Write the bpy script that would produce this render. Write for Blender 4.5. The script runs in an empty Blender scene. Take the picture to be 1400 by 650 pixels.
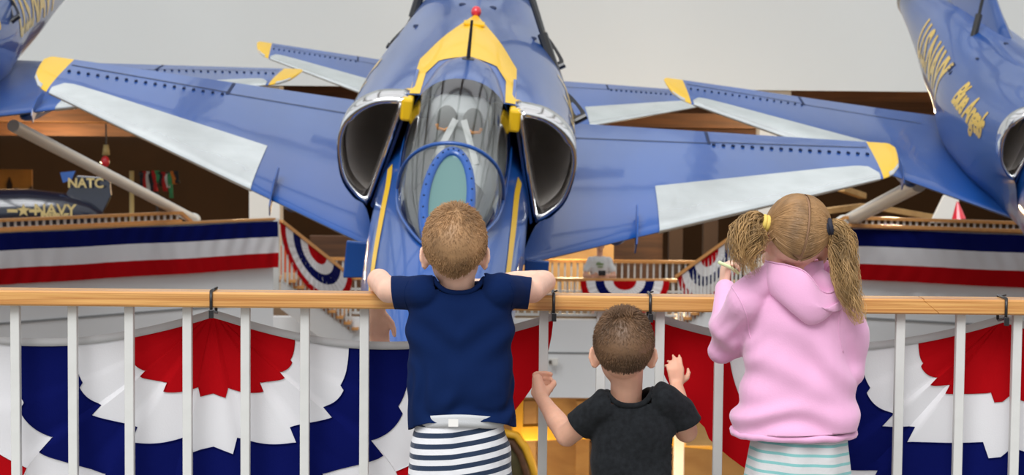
import bpy, bmesh, math, random
from mathutils import Vector, Matrix, noise
from mathutils.bvhtree import BVHTree
random.seed(7)
S = bpy.context.scene
COL = S.collection
PI = math.pi
# ------------------------------------------------------------------ camera
FPX = 2800.0
PITCH = math.radians(4.0); ROLL = math.radians(0.55)
CAM = Vector((0, -4.75, 1.537))
_f = Vector((0, math.cos(PITCH), -math.sin(PITCH)))
_u = Vector((0, math.sin(PITCH), math.cos(PITCH)))
_r = Vector((1, 0, 0))
RX = _r*math.cos(ROLL) + _u*math.sin(ROLL)
UX = _u*math.cos(ROLL) - _r*math.sin(ROLL)
FX = _f
def W(px, py, d):
    "world point seen at photo pixel (px,py) at distance d along the view axis"
    return CAM + (FX + RX*((px-700)/FPX) - UX*((py-325)/FPX))*d
def cam_to_world(m34):
    m = Matrix([r[:] for r in m34] + [[0, 0, 0, 1]])
    c = Matrix(((RX.x, -UX.x, FX.x, CAM.x), (RX.y, -UX.y, FX.y, CAM.y), (RX.z, -UX.z, FX.z, CAM.z), (0, 0, 0, 1)))
    return c @ m
cd = bpy.data.cameras.new('camera'); cam = bpy.data.objects.new('camera', cd); COL.objects.link(cam)
cam.matrix_world = Matrix(((RX.x, UX.x, -FX.x, CAM.x), (RX.y, UX.y, -FX.y, CAM.y), (RX.z, UX.z, -FX.z, CAM.z), (0, 0, 0, 1)))
cd.sensor_width = 36; cd.lens = FPX/1400*36; cd.clip_start = .1; cd.clip_end = 400
cd.dof.use_dof = True; cd.dof.focus_distance = 4.6; cd.dof.aperture_fstop = 13
S.camera = cam
S.view_settings.view_transform = 'Standard'; S.view_settings.look = 'None'
S.view_settings.gamma = 1; S.view_settings.use_curve_mapping = False
S.view_settings.exposure = 0.22
S.cycles.use_denoising = True
S.cycles.max_bounces = 8
# ------------------------------------------------------------------ object helpers
def obj(name, mesh, mat=None, parent=None, loc=None):
    o = bpy.data.objects.new(name, mesh); COL.objects.link(o)
    if mat is not None:
        for m in (mat if isinstance(mat, (list, tuple)) else [mat]):
            if len(mesh.materials) < (len(mat) if isinstance(mat, (list, tuple)) else 1): mesh.materials.append(m)
    if parent is not None: o.parent = parent
    if loc is not None: o.location = loc
    return o
def empty(name, loc=(0, 0, 0)):
    o = bpy.data.objects.new(name, None); COL.objects.link(o); o.location = loc; o.empty_display_size = .1
    return o
def tag(o, label=None, cat=None, group=None, kind=None):
    if label: o['label'] = label
    if cat: o['category'] = cat
    if group: o['group'] = group
    if kind: o['kind'] = kind
    return o
def structure(o): o['kind'] = 'structure'; return o
def kids(o): return [c for c in bpy.data.objects if c.parent == o]
def copy_tree(o, parent=None):
    c = o.copy(); COL.objects.link(c)
    if parent is not None: c.parent = parent
    for ch in kids(o): copy_tree(ch, c)
    return c
class MB:
    "collects geometry for one mesh"
    def __init__(s): s.v = []; s.f = []; s.m = []
    def add(s, verts, faces, mi=0):
        b = len(s.v); s.v += [tuple(x) for x in verts]
        for f in faces: s.f.append([b+i for i in f]); s.m.append(mi)
    def box(s, c, size, M=None, mi=0):
        x, y, z = [k/2 for k in size]; c = Vector(c)
        vs = [Vector((i*x, j*y, k*z)) for i in (-1, 1) for j in (-1, 1) for k in (-1, 1)]
        if M is not None: vs = [M @ v for v in vs]
        s.add([v+c for v in vs], [(0, 1, 3, 2), (4, 6, 7, 5), (0, 4, 5, 1), (2, 3, 7, 6), (0, 2, 6, 4), (1, 5, 7, 3)], mi)
    def bar(s, a, b, w, h=None, up=(0, 0, 1), mi=0):
        "rectangular bar from a to b"
        a = Vector(a); b = Vector(b); h = h or w; d = (b-a)
        y = d.normalized(); x = y.cross(Vector(up)); 
        if x.length < 1e-4: x = y.cross(Vector((1, 0, 0)))
        x.normalize(); z = x.cross(y)
        M = Matrix((x, y, z)).transposed()
        s.box((a+b)/2, (w, d.length, h), M, mi)
    def tube(s, pts, rad, n=8, mi=0, closed=False, cap=True, flat=1.0, upv=None):
        pts = [Vector(p) for p in pts]; N = len(pts)
        if not isinstance(rad, (list, tuple)): rad = [rad]*N
        rings = []; prev = None
        for i, p in enumerate(pts):
            if closed: t = pts[(i+1) % N]-pts[i-1]
            else: t = pts[min(i+1, N-1)]-pts[max(i-1, 0)]
            if t.length < 1e-9: t = Vector((0, 0, 1))
            t.normalize()
            if prev is None:
                x = Vector(upv) if upv else Vector((0, 0, 1)) if abs(t.z) < .9 else Vector((1, 0, 0))
                x = (x - t*x.dot(t)).normalized()
            else:
                x = prev - t*prev.dot(t)
                x = x.normalized() if x.length > 1e-6 else t.orthogonal().normalized()
            prev = x; y = t.cross(x)
            rings.append([p + (x*math.cos(2*PI*k/n) + y*flat*math.sin(2*PI*k/n))*rad[i] for k in range(n)])
        vs = [v for r in rings for v in r]; fs = []
        R = N if closed else N-1
        for i in range(R):
            a = i*n; b = ((i+1) % N)*n
            for k in range(n): fs.append((a+k, a+(k+1) % n, b+(k+1) % n, b+k))
        if cap and not closed:
            fs.append(tuple(range(n))[::-1]); fs.append(tuple((N-1)*n+k for k in range(n)))
        s.add(vs, fs, mi)
    def loft(s, rings, closed=True, cap0=True, cap1=True, mi=0):
        n = len(rings[0]); vs = [v for r in rings for v in r]; fs = []
        for i in range(len(rings)-1):
            for k in range(n if closed else n-1):
                k2 = (k+1) % n
                fs.append((i*n+k, i*n+k2, (i+1)*n+k2, (i+1)*n+k))
        if closed and cap0: fs.append(tuple(range(n))[::-1])
        if closed and cap1: fs.append(tuple((len(rings)-1)*n+k for k in range(n)))
        s.add(vs, fs, mi)
    def grid(s, P, mi=None):
        "P[i][j] points, mi(i,j)->material"
        a, b = len(P), len(P[0]); base = len(s.v)
        s.v += [tuple(p) for r in P for p in r]
        for i in range(a-1):
            for j in range(b-1):
                s.f.append([base+i*b+j, base+(i+1)*b+j, base+(i+1)*b+j+1, base+i*b+j+1]); s.m.append(mi(i, j) if mi else 0)
    def prism(s, poly, d, mi=0):
        "flat polygon (3d points) extruded by vector d"
        n = len(poly); d = Vector(d); a = [Vector(p) for p in poly]
        s.add(a+[p+d for p in a], [tuple(range(n))[::-1], tuple(n+k for k in range(n))]+[(k, (k+1) % n, n+(k+1) % n, n+k) for k in range(n)], mi)
    def ball(s, c, r, n=12, m=8, mi=0):
        c = Vector(c); r = r if isinstance(r, (tuple, list, Vector)) else (r, r, r)
        vs = [c+Vector((0, 0, r[2]))]
        for i in range(1, m):
            t = PI*i/m
            for k in range(n):
                p = 2*PI*k/n; vs.append(c+Vector((r[0]*math.sin(t)*math.cos(p), r[1]*math.sin(t)*math.sin(p), r[2]*math.cos(t))))
        vs.append(c-Vector((0, 0, r[2]))); fs = []
        for k in range(n): fs.append((0, 1+k, 1+(k+1) % n))
        for i in range(m-2):
            for k in range(n): fs.append((1+i*n+k, 1+(i+1)*n+k, 1+(i+1)*n+(k+1) % n, 1+i*n+(k+1) % n))
        L = len(vs)-1
        for k in range(n): fs.append((L, 1+(m-2)*n+(k+1) % n, 1+(m-2)*n+k))
        s.add(vs, fs, mi)
    def mesh(s, name, smooth=False, fixn=True):
        me = bpy.data.meshes.new(name); me.from_pydata(s.v, [], s.f)
        me.polygons.foreach_set('material_index', s.m)
        if fixn:
            bm = bmesh.new(); bm.from_mesh(me); bmesh.ops.recalc_face_normals(bm, faces=bm.faces[:]); bm.to_mesh(me); bm.free()
        if smooth: me.polygons.foreach_set('use_smooth', [True]*len(me.polygons))
        me.update(); return me
    def build(s, name, mat=None, parent=None, smooth=False, loc=None, fixn=True, bevel=0, sub=0, solid=0, autos=None):
        o = obj(name, s.mesh(name, smooth, fixn), mat, parent, loc)
        if solid:
            m = o.modifiers.new('s', 'SOLIDIFY'); m.thickness = solid; m.offset = 0
        if bevel:
            m = o.modifiers.new('b', 'BEVEL'); m.width = bevel; m.segments = 2; m.limit_method = 'ANGLE'
        if sub:
            m = o.modifiers.new('u', 'SUBSURF'); m.levels = sub; m.render_levels = sub
        if autos: sharp(o.data, autos)
        return o
def sharp(me, deg=35):
    "smooth shading with sharp edges by angle"
    bm = bmesh.new(); bm.from_mesh(me)
    for e in bm.edges:
        if len(e.link_faces) == 2 and e.calc_face_angle(0) > math.radians(deg): e.smooth = False
    for f in bm.faces: f.smooth = True
    bm.to_mesh(me); bm.free()
def catmull(P, n):
    "Catmull-Rom through P, n samples per span; works on tuples"
    out = []; N = len(P); D = len(P[0])
    for i in range(N-1):
        p0 = P[max(i-1, 0)]; p1 = P[i]; p2 = P[i+1]; p3 = P[min(i+2, N-1)]
        for k in range(n):
            t = k/n
            out.append(tuple(.5*((2*p1[d])+(-p0[d]+p2[d])*t+(2*p0[d]-5*p1[d]+4*p2[d]-p3[d])*t*t+(-p0[d]+3*p1[d]-3*p2[d]+p3[d])*t**3) for d in range(D)))
    out.append(tuple(P[-1])); return out
def lerp(a, b, t): return a+(b-a)*t
def interp(tab, x):
    if x <= tab[0][0]: return tab[0][1]
    for (a, u), (b, v) in zip(tab, tab[1:]):
        if x <= b: return u+(v-u)*(x-a)/(b-a)
    return tab[-1][1]
def evaluated(o):
    dg = bpy.context.evaluated_depsgraph_get(); dg.update()
    return bpy.data.meshes.new_from_object(o.evaluated_get(dg))
# ------------------------------------------------------------------ materials
def srgb(r, g, b):
    f = lambda c: ((c/255+.055)/1.055)**2.4 if c > 10 else c/255/12.92
    return (f(r), f(g), f(b), 1)
MATS = {}
def mat(name, col, rough=.6, metal=0, coat=0, spec=.5, sheen=0, bump=None, var=None, trans=0, emit=None, alpha=1, coatr=.05, sss=0, subs=None):
    """bump=(scale,strength,stretch xyz) ; var=(scale,amount,stretch) colour variation of the material itself"""
    m = bpy.data.materials.new(name); m.use_nodes = True; nt = m.node_tree; b = nt.nodes['Principled BSDF']
    b.inputs['Base Color'].default_value = col if len(col) == 4 else (*col, 1)
    b.inputs['Roughness'].default_value = rough; b.inputs['Metallic'].default_value = metal
    b.inputs['Coat Weight'].default_value = coat; b.inputs['Coat Roughness'].default_value = coatr
    b.inputs['Specular IOR Level'].default_value = spec
    b.inputs['Sheen Weight'].default_value = sheen
    b.inputs['Transmission Weight'].default_value = trans; b.inputs['Alpha'].default_value = alpha
    if sss:
        b.inputs['Subsurface Weight'].default_value = sss; b.inputs['Subsurface Scale'].default_value = .01
        b.inputs['Subsurface Radius'].default_value = (1, .35, .2)
    if emit: b.inputs['Emission Color'].default_value = emit[0]; b.inputs['Emission Strength'].default_value = emit[1]
    if bump or var:
        tc = nt.nodes.new('ShaderNodeTexCoord')
    def nz(sc, st, det=3):
        mp = nt.nodes.new('ShaderNodeMapping'); mp.inputs['Scale'].default_value = st
        n = nt.nodes.new('ShaderNodeTexNoise'); n.inputs['Scale'].default_value = sc; n.inputs['Detail'].default_value = det
        nt.links.new(tc.outputs['Object'], mp.inputs['Vector']); nt.links.new(mp.outputs['Vector'], n.inputs['Vector']); return n
    if bump:
        n = nz(bump[0], bump[2] if len(bump) > 2 else (1, 1, 1)); bp = nt.nodes.new('ShaderNodeBump')
        bp.inputs['Strength'].default_value = bump[1]; bp.inputs['Distance'].default_value = bump[3] if len(bump) > 3 else .01
        nt.links.new(n.outputs['Fac'], bp.inputs['Height']); nt.links.new(bp.outputs['Normal'], b.inputs['Normal'])
        if coat: nt.links.new(bp.outputs['Normal'], b.inputs['Coat Normal'])
    if var:
        n = nz(var[0], var[2] if len(var) > 2 else (1, 1, 1), 5); r = nt.nodes.new('ShaderNodeValToRGB')
        a = var[1]; c = list(b.inputs['Base Color'].default_value)
        r.color_ramp.elements[0].position = .3; r.color_ramp.elements[1].position = .7
        r.color_ramp.elements[0].color = (*[max(0, x*(1-a)) for x in c[:3]], 1)
        r.color_ramp.elements[1].color = (*[min(1, x*(1+a)) for x in c[:3]], 1)
        nt.links.new(n.outputs['Fac'], r.inputs['Fac']); nt.links.new(r.outputs['Color'], b.inputs['Base Color'])
    MATS[name] = m; return m
def stripe_mat(name, base, line, axis_expr, period, duty, rough=.8, bumpargs=(60, .2), phase=0.0):
    "stripes on cloth: fract((z + kx*max(x,0)+ kl*min(x,0))/period) < duty in object space"
    m = mat(name, base, rough, bump=bumpargs, sheen=.2); nt = m.node_tree; b = nt.nodes['Principled BSDF']
    tc = nt.nodes.new('ShaderNodeTexCoord'); sp = nt.nodes.new('ShaderNodeSeparateXYZ'); nt.links.new(tc.outputs['Object'], sp.inputs[0])
    def M(op, a, c=None, d=None):
        n = nt.nodes.new('ShaderNodeMath'); n.operation = op
        for i, x in enumerate((a, c, d)):
            if x is None: continue
            if isinstance(x, (int, float)): n.inputs[i].default_value = x
            else: nt.links.new(x, n.inputs[i])
        return n.outputs[0]
    kx, kl, x0 = axis_expr
    xs = M('SUBTRACT', sp.outputs['X'], x0)
    e = M('ADD', M('ADD', sp.outputs['Z'], M('MULTIPLY', M('MAXIMUM', xs, 0.0), kx)), M('MULTIPLY', M('MINIMUM', xs, 0.0), kl))
    fr = M('FRACT', M('ADD', M('DIVIDE', e, period), phase)); lt = M('LESS_THAN', fr, duty)
    mx = nt.nodes.new('ShaderNodeMix'); mx.data_type = 'RGBA'
    nt.links.new(lt, mx.inputs[0]); mx.inputs[6].default_value = base; mx.inputs[7].default_value = line
    nt.links.new(mx.outputs[2], b.inputs['Base Color']); return m
NAVYP = mat('aircraft blue paint', (.007, .078, .33), .36, coat=.6, coatr=.06, bump=(1.3, .22, (1.0, .35, 1), .05), var=(.8, .2, (1, .3, 1)))
YEL = mat('aircraft yellow paint', (.88, .53, .008), .4, coat=.25)
SLATM = mat('slat bare white metal', (.78, .83, .83), .24, metal=.7, bump=(2.5, .25, (1, .4, 1), .04), var=(3, .08))
CHROME = mat('polished intake lip', (.86, .86, .86), .12, metal=1, bump=(5, .12, (1, 1, 1), .02))
DUCT = mat('intake duct grey paint', (.70, .65, .60), .5, coat=.1)
DARK = mat('dark rubber', (.012, .012, .014), .6)
GAP = mat('dark panel gap', (.008, .02, .07), .7)
BLACKM = mat('black metal', (.012, .012, .013), .35, coat=.3)
GLASSC = mat('canopy glass', (.80, .85, .85), .02, trans=1, spec=.6)
def thin_glass(m, k):
    nt = m.node_tree; b = nt.nodes['Principled BSDF']; nt.nodes.remove(b)
    t = nt.nodes.new('ShaderNodeBsdfTransparent'); t.inputs[0].default_value = (.95, .97, .97, 1); g = nt.nodes.new('ShaderNodeBsdfGlossy'); g.inputs['Roughness'].default_value = .06
    lw = nt.nodes.new('ShaderNodeLayerWeight'); lw.inputs['Blend'].default_value = k; mx = nt.nodes.new('ShaderNodeMixShader')
    nt.links.new(lw.outputs['Fresnel'], mx.inputs[0]); nt.links.new(t.outputs[0], mx.inputs[1]); nt.links.new(g.outputs[0], mx.inputs[2]); nt.links.new(mx.outputs[0], nt.nodes['Material Output'].inputs[0])
thin_glass(GLASSC, .5)
WSGLASS = mat('teal armoured glass', (.10, .215, .205), .12, coat=1)
GREYI = mat('cockpit grey', (.62, .64, .63), .6)
PADM = mat('seat pad grey green', (.25, .26, .24), .8)
STRAP = mat('pale harness webbing', (.75, .75, .72), .8)
ORANGE = mat('orange handle', (.85, .32, .04), .5)
REDB = mat('red beacon', (.75, .03, .05), .2, coat=.8)
STEELP = mat('burnt steel nozzle', (.22, .2, .18), .4, metal=.9)
LIGHTG = mat('grey lamp lens', (.5, .52, .52), .2, coat=.5)
GOLDT = mat('yellow lettering', (.86, .56, .06), .4, coat=.4)
WHITEW = mat('white painted wall', srgb(216, 220, 219), .85, var=(.15, .015))
FASC = mat('white parapet panel', srgb(228, 230, 230), .8, bump=(9, .05))
SEAM = mat('grey panel seam', srgb(140, 142, 142), .8)
POSTW = mat('white post paint', srgb(232, 230, 222), .5, bump=(25, .06))
BALM = mat('satin white baluster paint', srgb(206, 206, 202), .45, bump=(40, .1), var=(6, .05))
def wood(name, a, b, sc=6, st=(.25, 9, 9), rough=.45, coat=.25):
    m = mat(name, a, rough, coat=coat, bump=(sc*2, .12, st)); nt = m.node_tree; B = nt.nodes['Principled BSDF']
    tc = nt.nodes.new('ShaderNodeTexCoord'); mp = nt.nodes.new('ShaderNodeMapping'); mp.inputs['Scale'].default_value = st
    n = nt.nodes.new('ShaderNodeTexNoise'); n.inputs['Scale'].default_value = sc; n.inputs['Detail'].default_value = 6; n.inputs['Distortion'].default_value = .6
    r = nt.nodes.new('ShaderNodeValToRGB'); r.color_ramp.elements[0].position = .32; r.color_ramp.elements[1].position = .68
    r.color_ramp.elements[0].color = b; r.color_ramp.elements[1].color = a
    nt.links.new(tc.outputs['Object'], mp.inputs[0]); nt.links.new(mp.outputs[0], n.inputs['Vector']); nt.links.new(n.outputs['Fac'], r.inputs[0]); nt.links.new(r.outputs[0], B.inputs['Base Color'])
    return m
OAK = wood('varnished oak', srgb(224, 170, 98), srgb(178, 116, 54), 9, (.22, 9, 14), .4, .35)
OAKF = wood('honey oak far rail', srgb(216, 158, 92), srgb(196, 134, 70))
TANW = wood('tan timber boards', srgb(150, 108, 62), srgb(118, 80, 42), 2, (.3, 4, 4), .6, 0)
BRNW = wood('brown timber beam', srgb(92, 58, 30), srgb(66, 40, 20), 2, (.3, 4, 4), .6, 0)
PLYW = wood('pale plywood panel', srgb(196, 158, 100), srgb(170, 130, 78), 1.5, (.6, 2, 2), .6, 0)
DKW = mat('dark brown interior', srgb(52, 36, 22), .9, var=(.3, .3))
CARPET = mat('brown hall carpet', srgb(96, 72, 46), .95, var=(1.5, .2))
FLOORM = mat('grey balcony floor', srgb(150, 146, 138), .7, bump=(20, .1))
def cloth(name, c, tr=.25):
    m = mat(name, c, .9, spec=.12, sheen=.0, bump=(260, .12, (1, 1, 1), .004)); nt = m.node_tree; b = nt.nodes['Principled BSDF']
    t = nt.nodes.new('ShaderNodeBsdfTranslucent'); t.inputs[0].default_value = c
    mx = nt.nodes.new('ShaderNodeMixShader'); mx.inputs[0].default_value = tr
    out = nt.nodes['Material Output']
    nt.links.new(b.outputs[0], mx.inputs[1]); nt.links.new(t.outputs[0], mx.inputs[2]); nt.links.new(mx.outputs[0], out.inputs[0]); return m
CRED = cloth('red bunting cloth', (.46, .002, .006, 1), .3)
CWHT = cloth('white bunting cloth', (.80, .80, .82, 1), .25)
CBLU = cloth('navy bunting cloth', (.001, .004, .085, 1), .1)
CTAPE = cloth('grey white header tape', (.62, .62, .62, 1), .2)
SKIN = mat('child skin', (.82, .50, .37), .55, sss=.15, bump=(180, .06, (1, 1, 1), .002), var=(30, .06))
SKIND = mat('child skin tanned', (.72, .39, .265), .55, sss=.15, bump=(180, .06, (1, 1, 1), .002), var=(30, .06))
NAVYC = mat('navy cotton jersey', (.0022, .013, .066), .95, spec=.15, sheen=.0, bump=(300, .15, (1, 1, 1), .002))
BLKC = mat('charcoal cotton jersey', (.011, .0125, .0145), .95, spec=.2, sheen=.03, bump=(300, .25, (1, 1, 1), .002), var=(90, .35))
PINK = mat('pink fleece', (.765, .395, .605), .92, sheen=.35, bump=(300, .2, (1, 1, 1), .002), var=(4, .04))
WAIST = mat('heather grey waistband', (.55, .56, .57), .9, bump=(400, .3, (1, 1, 1), .002))
CARE = mat('white care label', (.8, .78, .74), .8)
HAIRB = mat('light brown short hair', (.36, .20, .088), .5, var=(14, .35))
HAIRD = mat('brown short hair', (.15, .078, .036), .5, var=(14, .35))
HAIRG = mat('honey brown long hair', (.34, .19, .08), .45, var=(22, .45, (1, 1, .3)))
HAIRT = mat('blond curly hair', (.44, .265, .105), .42, var=(26, .5, (1, 1, .3)))  # blond pigtails, paler than the combed hair
SCALP = mat('scalp', (.30, .165, .09), .7)
EYEW = mat('eye white', (.85, .85, .83), .2)
LIPS = mat('lips', (.6, .22, .18), .5)
SHOE = mat('grey sneaker canvas', (.3, .3, .32), .8)
ELASTY = mat('yellow hair tie', (.75, .55, .12), .7)
ELASTB = mat('dark hair tie', (.012, .014, .03), .7)
LOLLY = mat('pale green straw', (.72, .85, .45), .5)
YRAIL = mat('yellow safety paint', (.85, .46, .03), .45)
# ------------------------------------------------------------------ the jet (local axes: x = spanwise, y = aft, z = up; metres)
POSE = {
 'center': [[0.99463, 0.02251, 0.10102, -0.40603], [0.10261, -0.34227, -0.93398, -1.17457], [0.01355, 0.93933, -0.34274, 19.60722]],
 'right': [[0.99348, -0.02021, 0.11222, 6.06379], [0.09842, -0.34492, -0.93346, -1.57723], [0.05757, 0.93841, -0.34068, 27.348]],
 'left': [[0.99642, 0.06597, 0.05294, -6.77771], [0.0685, -0.26219, -0.96258, -2.31738], [-0.04962, 0.96276, -0.26577, 26.57307]],
 'slot': [[0.99004, -0.05552, 0.12934, -0.53356], [0.10445, -0.32616, -0.93953, -2.95991], [0.09435, 0.94368, -0.31711, 37.11719]]}
def ell(a, wc, top, bot, n=2.0):
    out = []
    for i in range(12):
        t = PI/2 - PI*i/11; c = abs(math.cos(t))**(2/n); s_ = math.sin(t); s_ = math.copysign(abs(s_)**(2/n), s_)
        out.append((a*c, wc+(s_*(top-wc) if s_ > 0 else s_*(wc-bot))))
    out[0] = (0, top); out[-1] = (0, bot); return out
BODY = [  # station, half outline top -> bottom : rear fuselage with the intake shoulders
 (-4.6, [(0, 1.50), (.2, 1.50), (.39, 1.49), (.62, 1.455), (.80, 1.32), (.875, 1.1), (.835, .82), (.73, .665), (.625, .585), (.5, .2), (.3, -.05), (0, -.12)]),
 (-3.4, [(0, 1.56), (.2, 1.53), (.38, 1.44), (.62, 1.32), (.80, 1.15), (.89, .92), (.87, .66), (.79, .42), (.68, .2), (.5, 0), (.3, -.12), (0, -.18)]),
 (-2.4, [(0, 1.53), (.2, 1.48), (.4, 1.38), (.62, 1.23), (.79, 1.05), (.88, .82), (.87, .55), (.8, .3), (.7, .1), (.5, -.08), (.3, -.15), (0, -.2)]),
 (-1.5, [(0, 1.47), (.18, 1.43), (.36, 1.34), (.56, 1.2), (.72, 1.02), (.815, .78), (.82, .55), (.78, .32), (.68, .1), (.5, -.08), (.3, -.15), (0, -.2)]),
 (-.4, ell(.675, .68, 1.41, -.17)), (.8, ell(.555, .68, 1.32, -.02)), (1.8, ell(.45, .68, 1.2, .16)), (2.8, ell(.37, .7, 1.08, .32)), (3.6, ell(.30, .7, 1.0, .40))]
NOSE = [(-8.35, ell(.012, .57, .60, .545)), (-8.1, ell(.15, .57, .78, .38)), (-7.6, ell(.31, .57, .965, .17)), (-7.0, ell(.43, .58, 1.09, .0)),
 (-6.4, ell(.505, .60, 1.12, -.09)), (-5.6, ell(.545, .60, 1.10, -.15, 2.3)), (-4.9, ell(.56, .60, 1.13, -.18, 2.3)), (-4.3, ell(.56, .60, 1.24, -.19, 2.2)), (-3.8, ell(.52, .60, 1.34, -.15))]
def surf_rings(st, nu=6, nw=4):
    rows = catmull([(u,)+tuple(c for p in h for c in p) for u, h in st], nu); rings = []
    for r in rows:
        u = r[0]; h = catmull([(r[1+2*i], r[2+2*i]) for i in range(12)], nw)
        rings.append([Vector((max(l, 0), u, w)) for l, w in h] + [Vector((-max(l, 0), u, w)) for l, w in h[-2:0:-1]])
    return rings
def wing_te(y): return interp([(0, 0), (1.1, 0), (3.9, .15), (4.1, .16)], y)
def wing_le(y):
    if y <= 3.86: return -4.43+.9*y
    return interp([(3.86, -.956), (3.95, -.82), (4.03, -.6), (4.075, -.3), (4.09, -.05), (4.095, .06)], y)
def wing_pt(y, q, side, off=0.0):
    "q 0..1 chord fraction from the leading edge; side +1 upper -1 lower"
    le, te = wing_le(y), wing_te(y)
    if y > 4.05: te = lerp(te, .02, (y-4.05)/.05)
    c = te-le; ref = max(wing_te(min(y, 3.9))-(-4.43+.9*min(y, 3.9)), .3)
    t = .085*ref*min(1, c/ref*1.3)
    th = t*5*(.2969*math.sqrt(q)-.126*q-.3516*q*q+.2843*q**3-.1036*q**4)*.5
    u = le+q*c
    if off:   # offset outward for skins lying on the wing
        return Vector((y, u-off*max(0, 1-q*14), .026*y+side*(th+off)))
    return Vector((y, u, .026*y+side*th))
QS = [0, .004, .015, .035, .07, .12, .2, .32, .45, .6, .75, .9, 1.0]
def wing_ring(y, s, off=0):
    up = [wing_pt(y, q, 1, off) for q in QS[::-1]]; lo = [wing_pt(y, q, -1, off) for q in QS[1:-1]]
    return [Vector((p.x*s, p.y, p.z)) for p in up+lo]
def project(bvh, p, d, off=.006):
    h = bvh.ray_cast(p, d)
    if h[0] is None: return None
    return h[0] - Vector(d).normalized()*0 + h[1]*(off if h[1].dot(Vector(d)) < 0 else -off)
def decal(bvh, flat_bm, to3d, d, name, m, parent, off=.006, cuts=.06):
    "flat_bm lies in its own xy plane; cut into a grid, sent to 3d by to3d, dropped along d onto the skin"
    bm = flat_bm
    xs = [v.co.x for v in bm.verts]; ys = [v.co.y for v in bm.verts]
    for ax, lo, hi in ((0, min(xs), max(xs)), (1, min(ys), max(ys))):
        k = math.floor(lo/cuts)+1
        while k*cuts < hi:
            co = Vector((0, 0, 0)); co[ax] = k*cuts; no = Vector((0, 0, 0)); no[ax] = 1
            bmesh.ops.bisect_plane(bm, geom=bm.verts[:]+bm.edges[:]+bm.faces[:], plane_co=co, plane_no=no, dist=1e-5); k += 1
    kill = []
    for v in bm.verts:
        q = project(bvh, to3d(v.co.x, v.co.y), d, off)
        if q is None: kill.append(v)
        else: v.co = q
    bmesh.ops.delete(bm, geom=kill, context='VERTS')
    me = bpy.data.meshes.new(name); bm.to_mesh(me); bm.free()
    me.polygons.foreach_set('use_smooth', [True]*len(me.polygons))
    return obj(name, me, m, parent)
def poly_bm(pts):
    bm = bmesh.new(); bm.faces.new([bm.verts.new((x, y, 0)) for x, y in pts]); return bm
def strip_bm(pts, wd):
    bm = bmesh.new(); A = []
    for i, p in enumerate(pts):
        a = Vector(pts[max(i-1, 0)]); b = Vector(pts[min(i+1, len(pts)-1)]); t = (b-a).normalized(); n = Vector((-t.y, t.x))
        A.append((bm.verts.new((*(Vector(p)+n*wd/2), 0)), bm.verts.new((*(Vector(p)-n*wd/2), 0))))
    for a, b in zip(A, A[1:]): bm.faces.new((a[0], a[1], b[1], b[0]))
    return bm
def text_bm(txt, size, shear=0, bold=0, spacing=1):
    c = bpy.data.curves.new('t', 'FONT'); c.body = txt; c.size = size; c.shear = shear; c.offset = bold; c.space_character = spacing; c.align_x = 'CENTER'; c.align_y = 'CENTER'; c.resolution_u = 4
    o = bpy.data.objects.new('t', c); COL.objects.link(o); me = evaluated(o); bm = bmesh.new(); bm.from_mesh(me)
    bpy.data.objects.remove(o); bpy.data.meshes.remove(me); bpy.data.curves.remove(c); return bm

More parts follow.
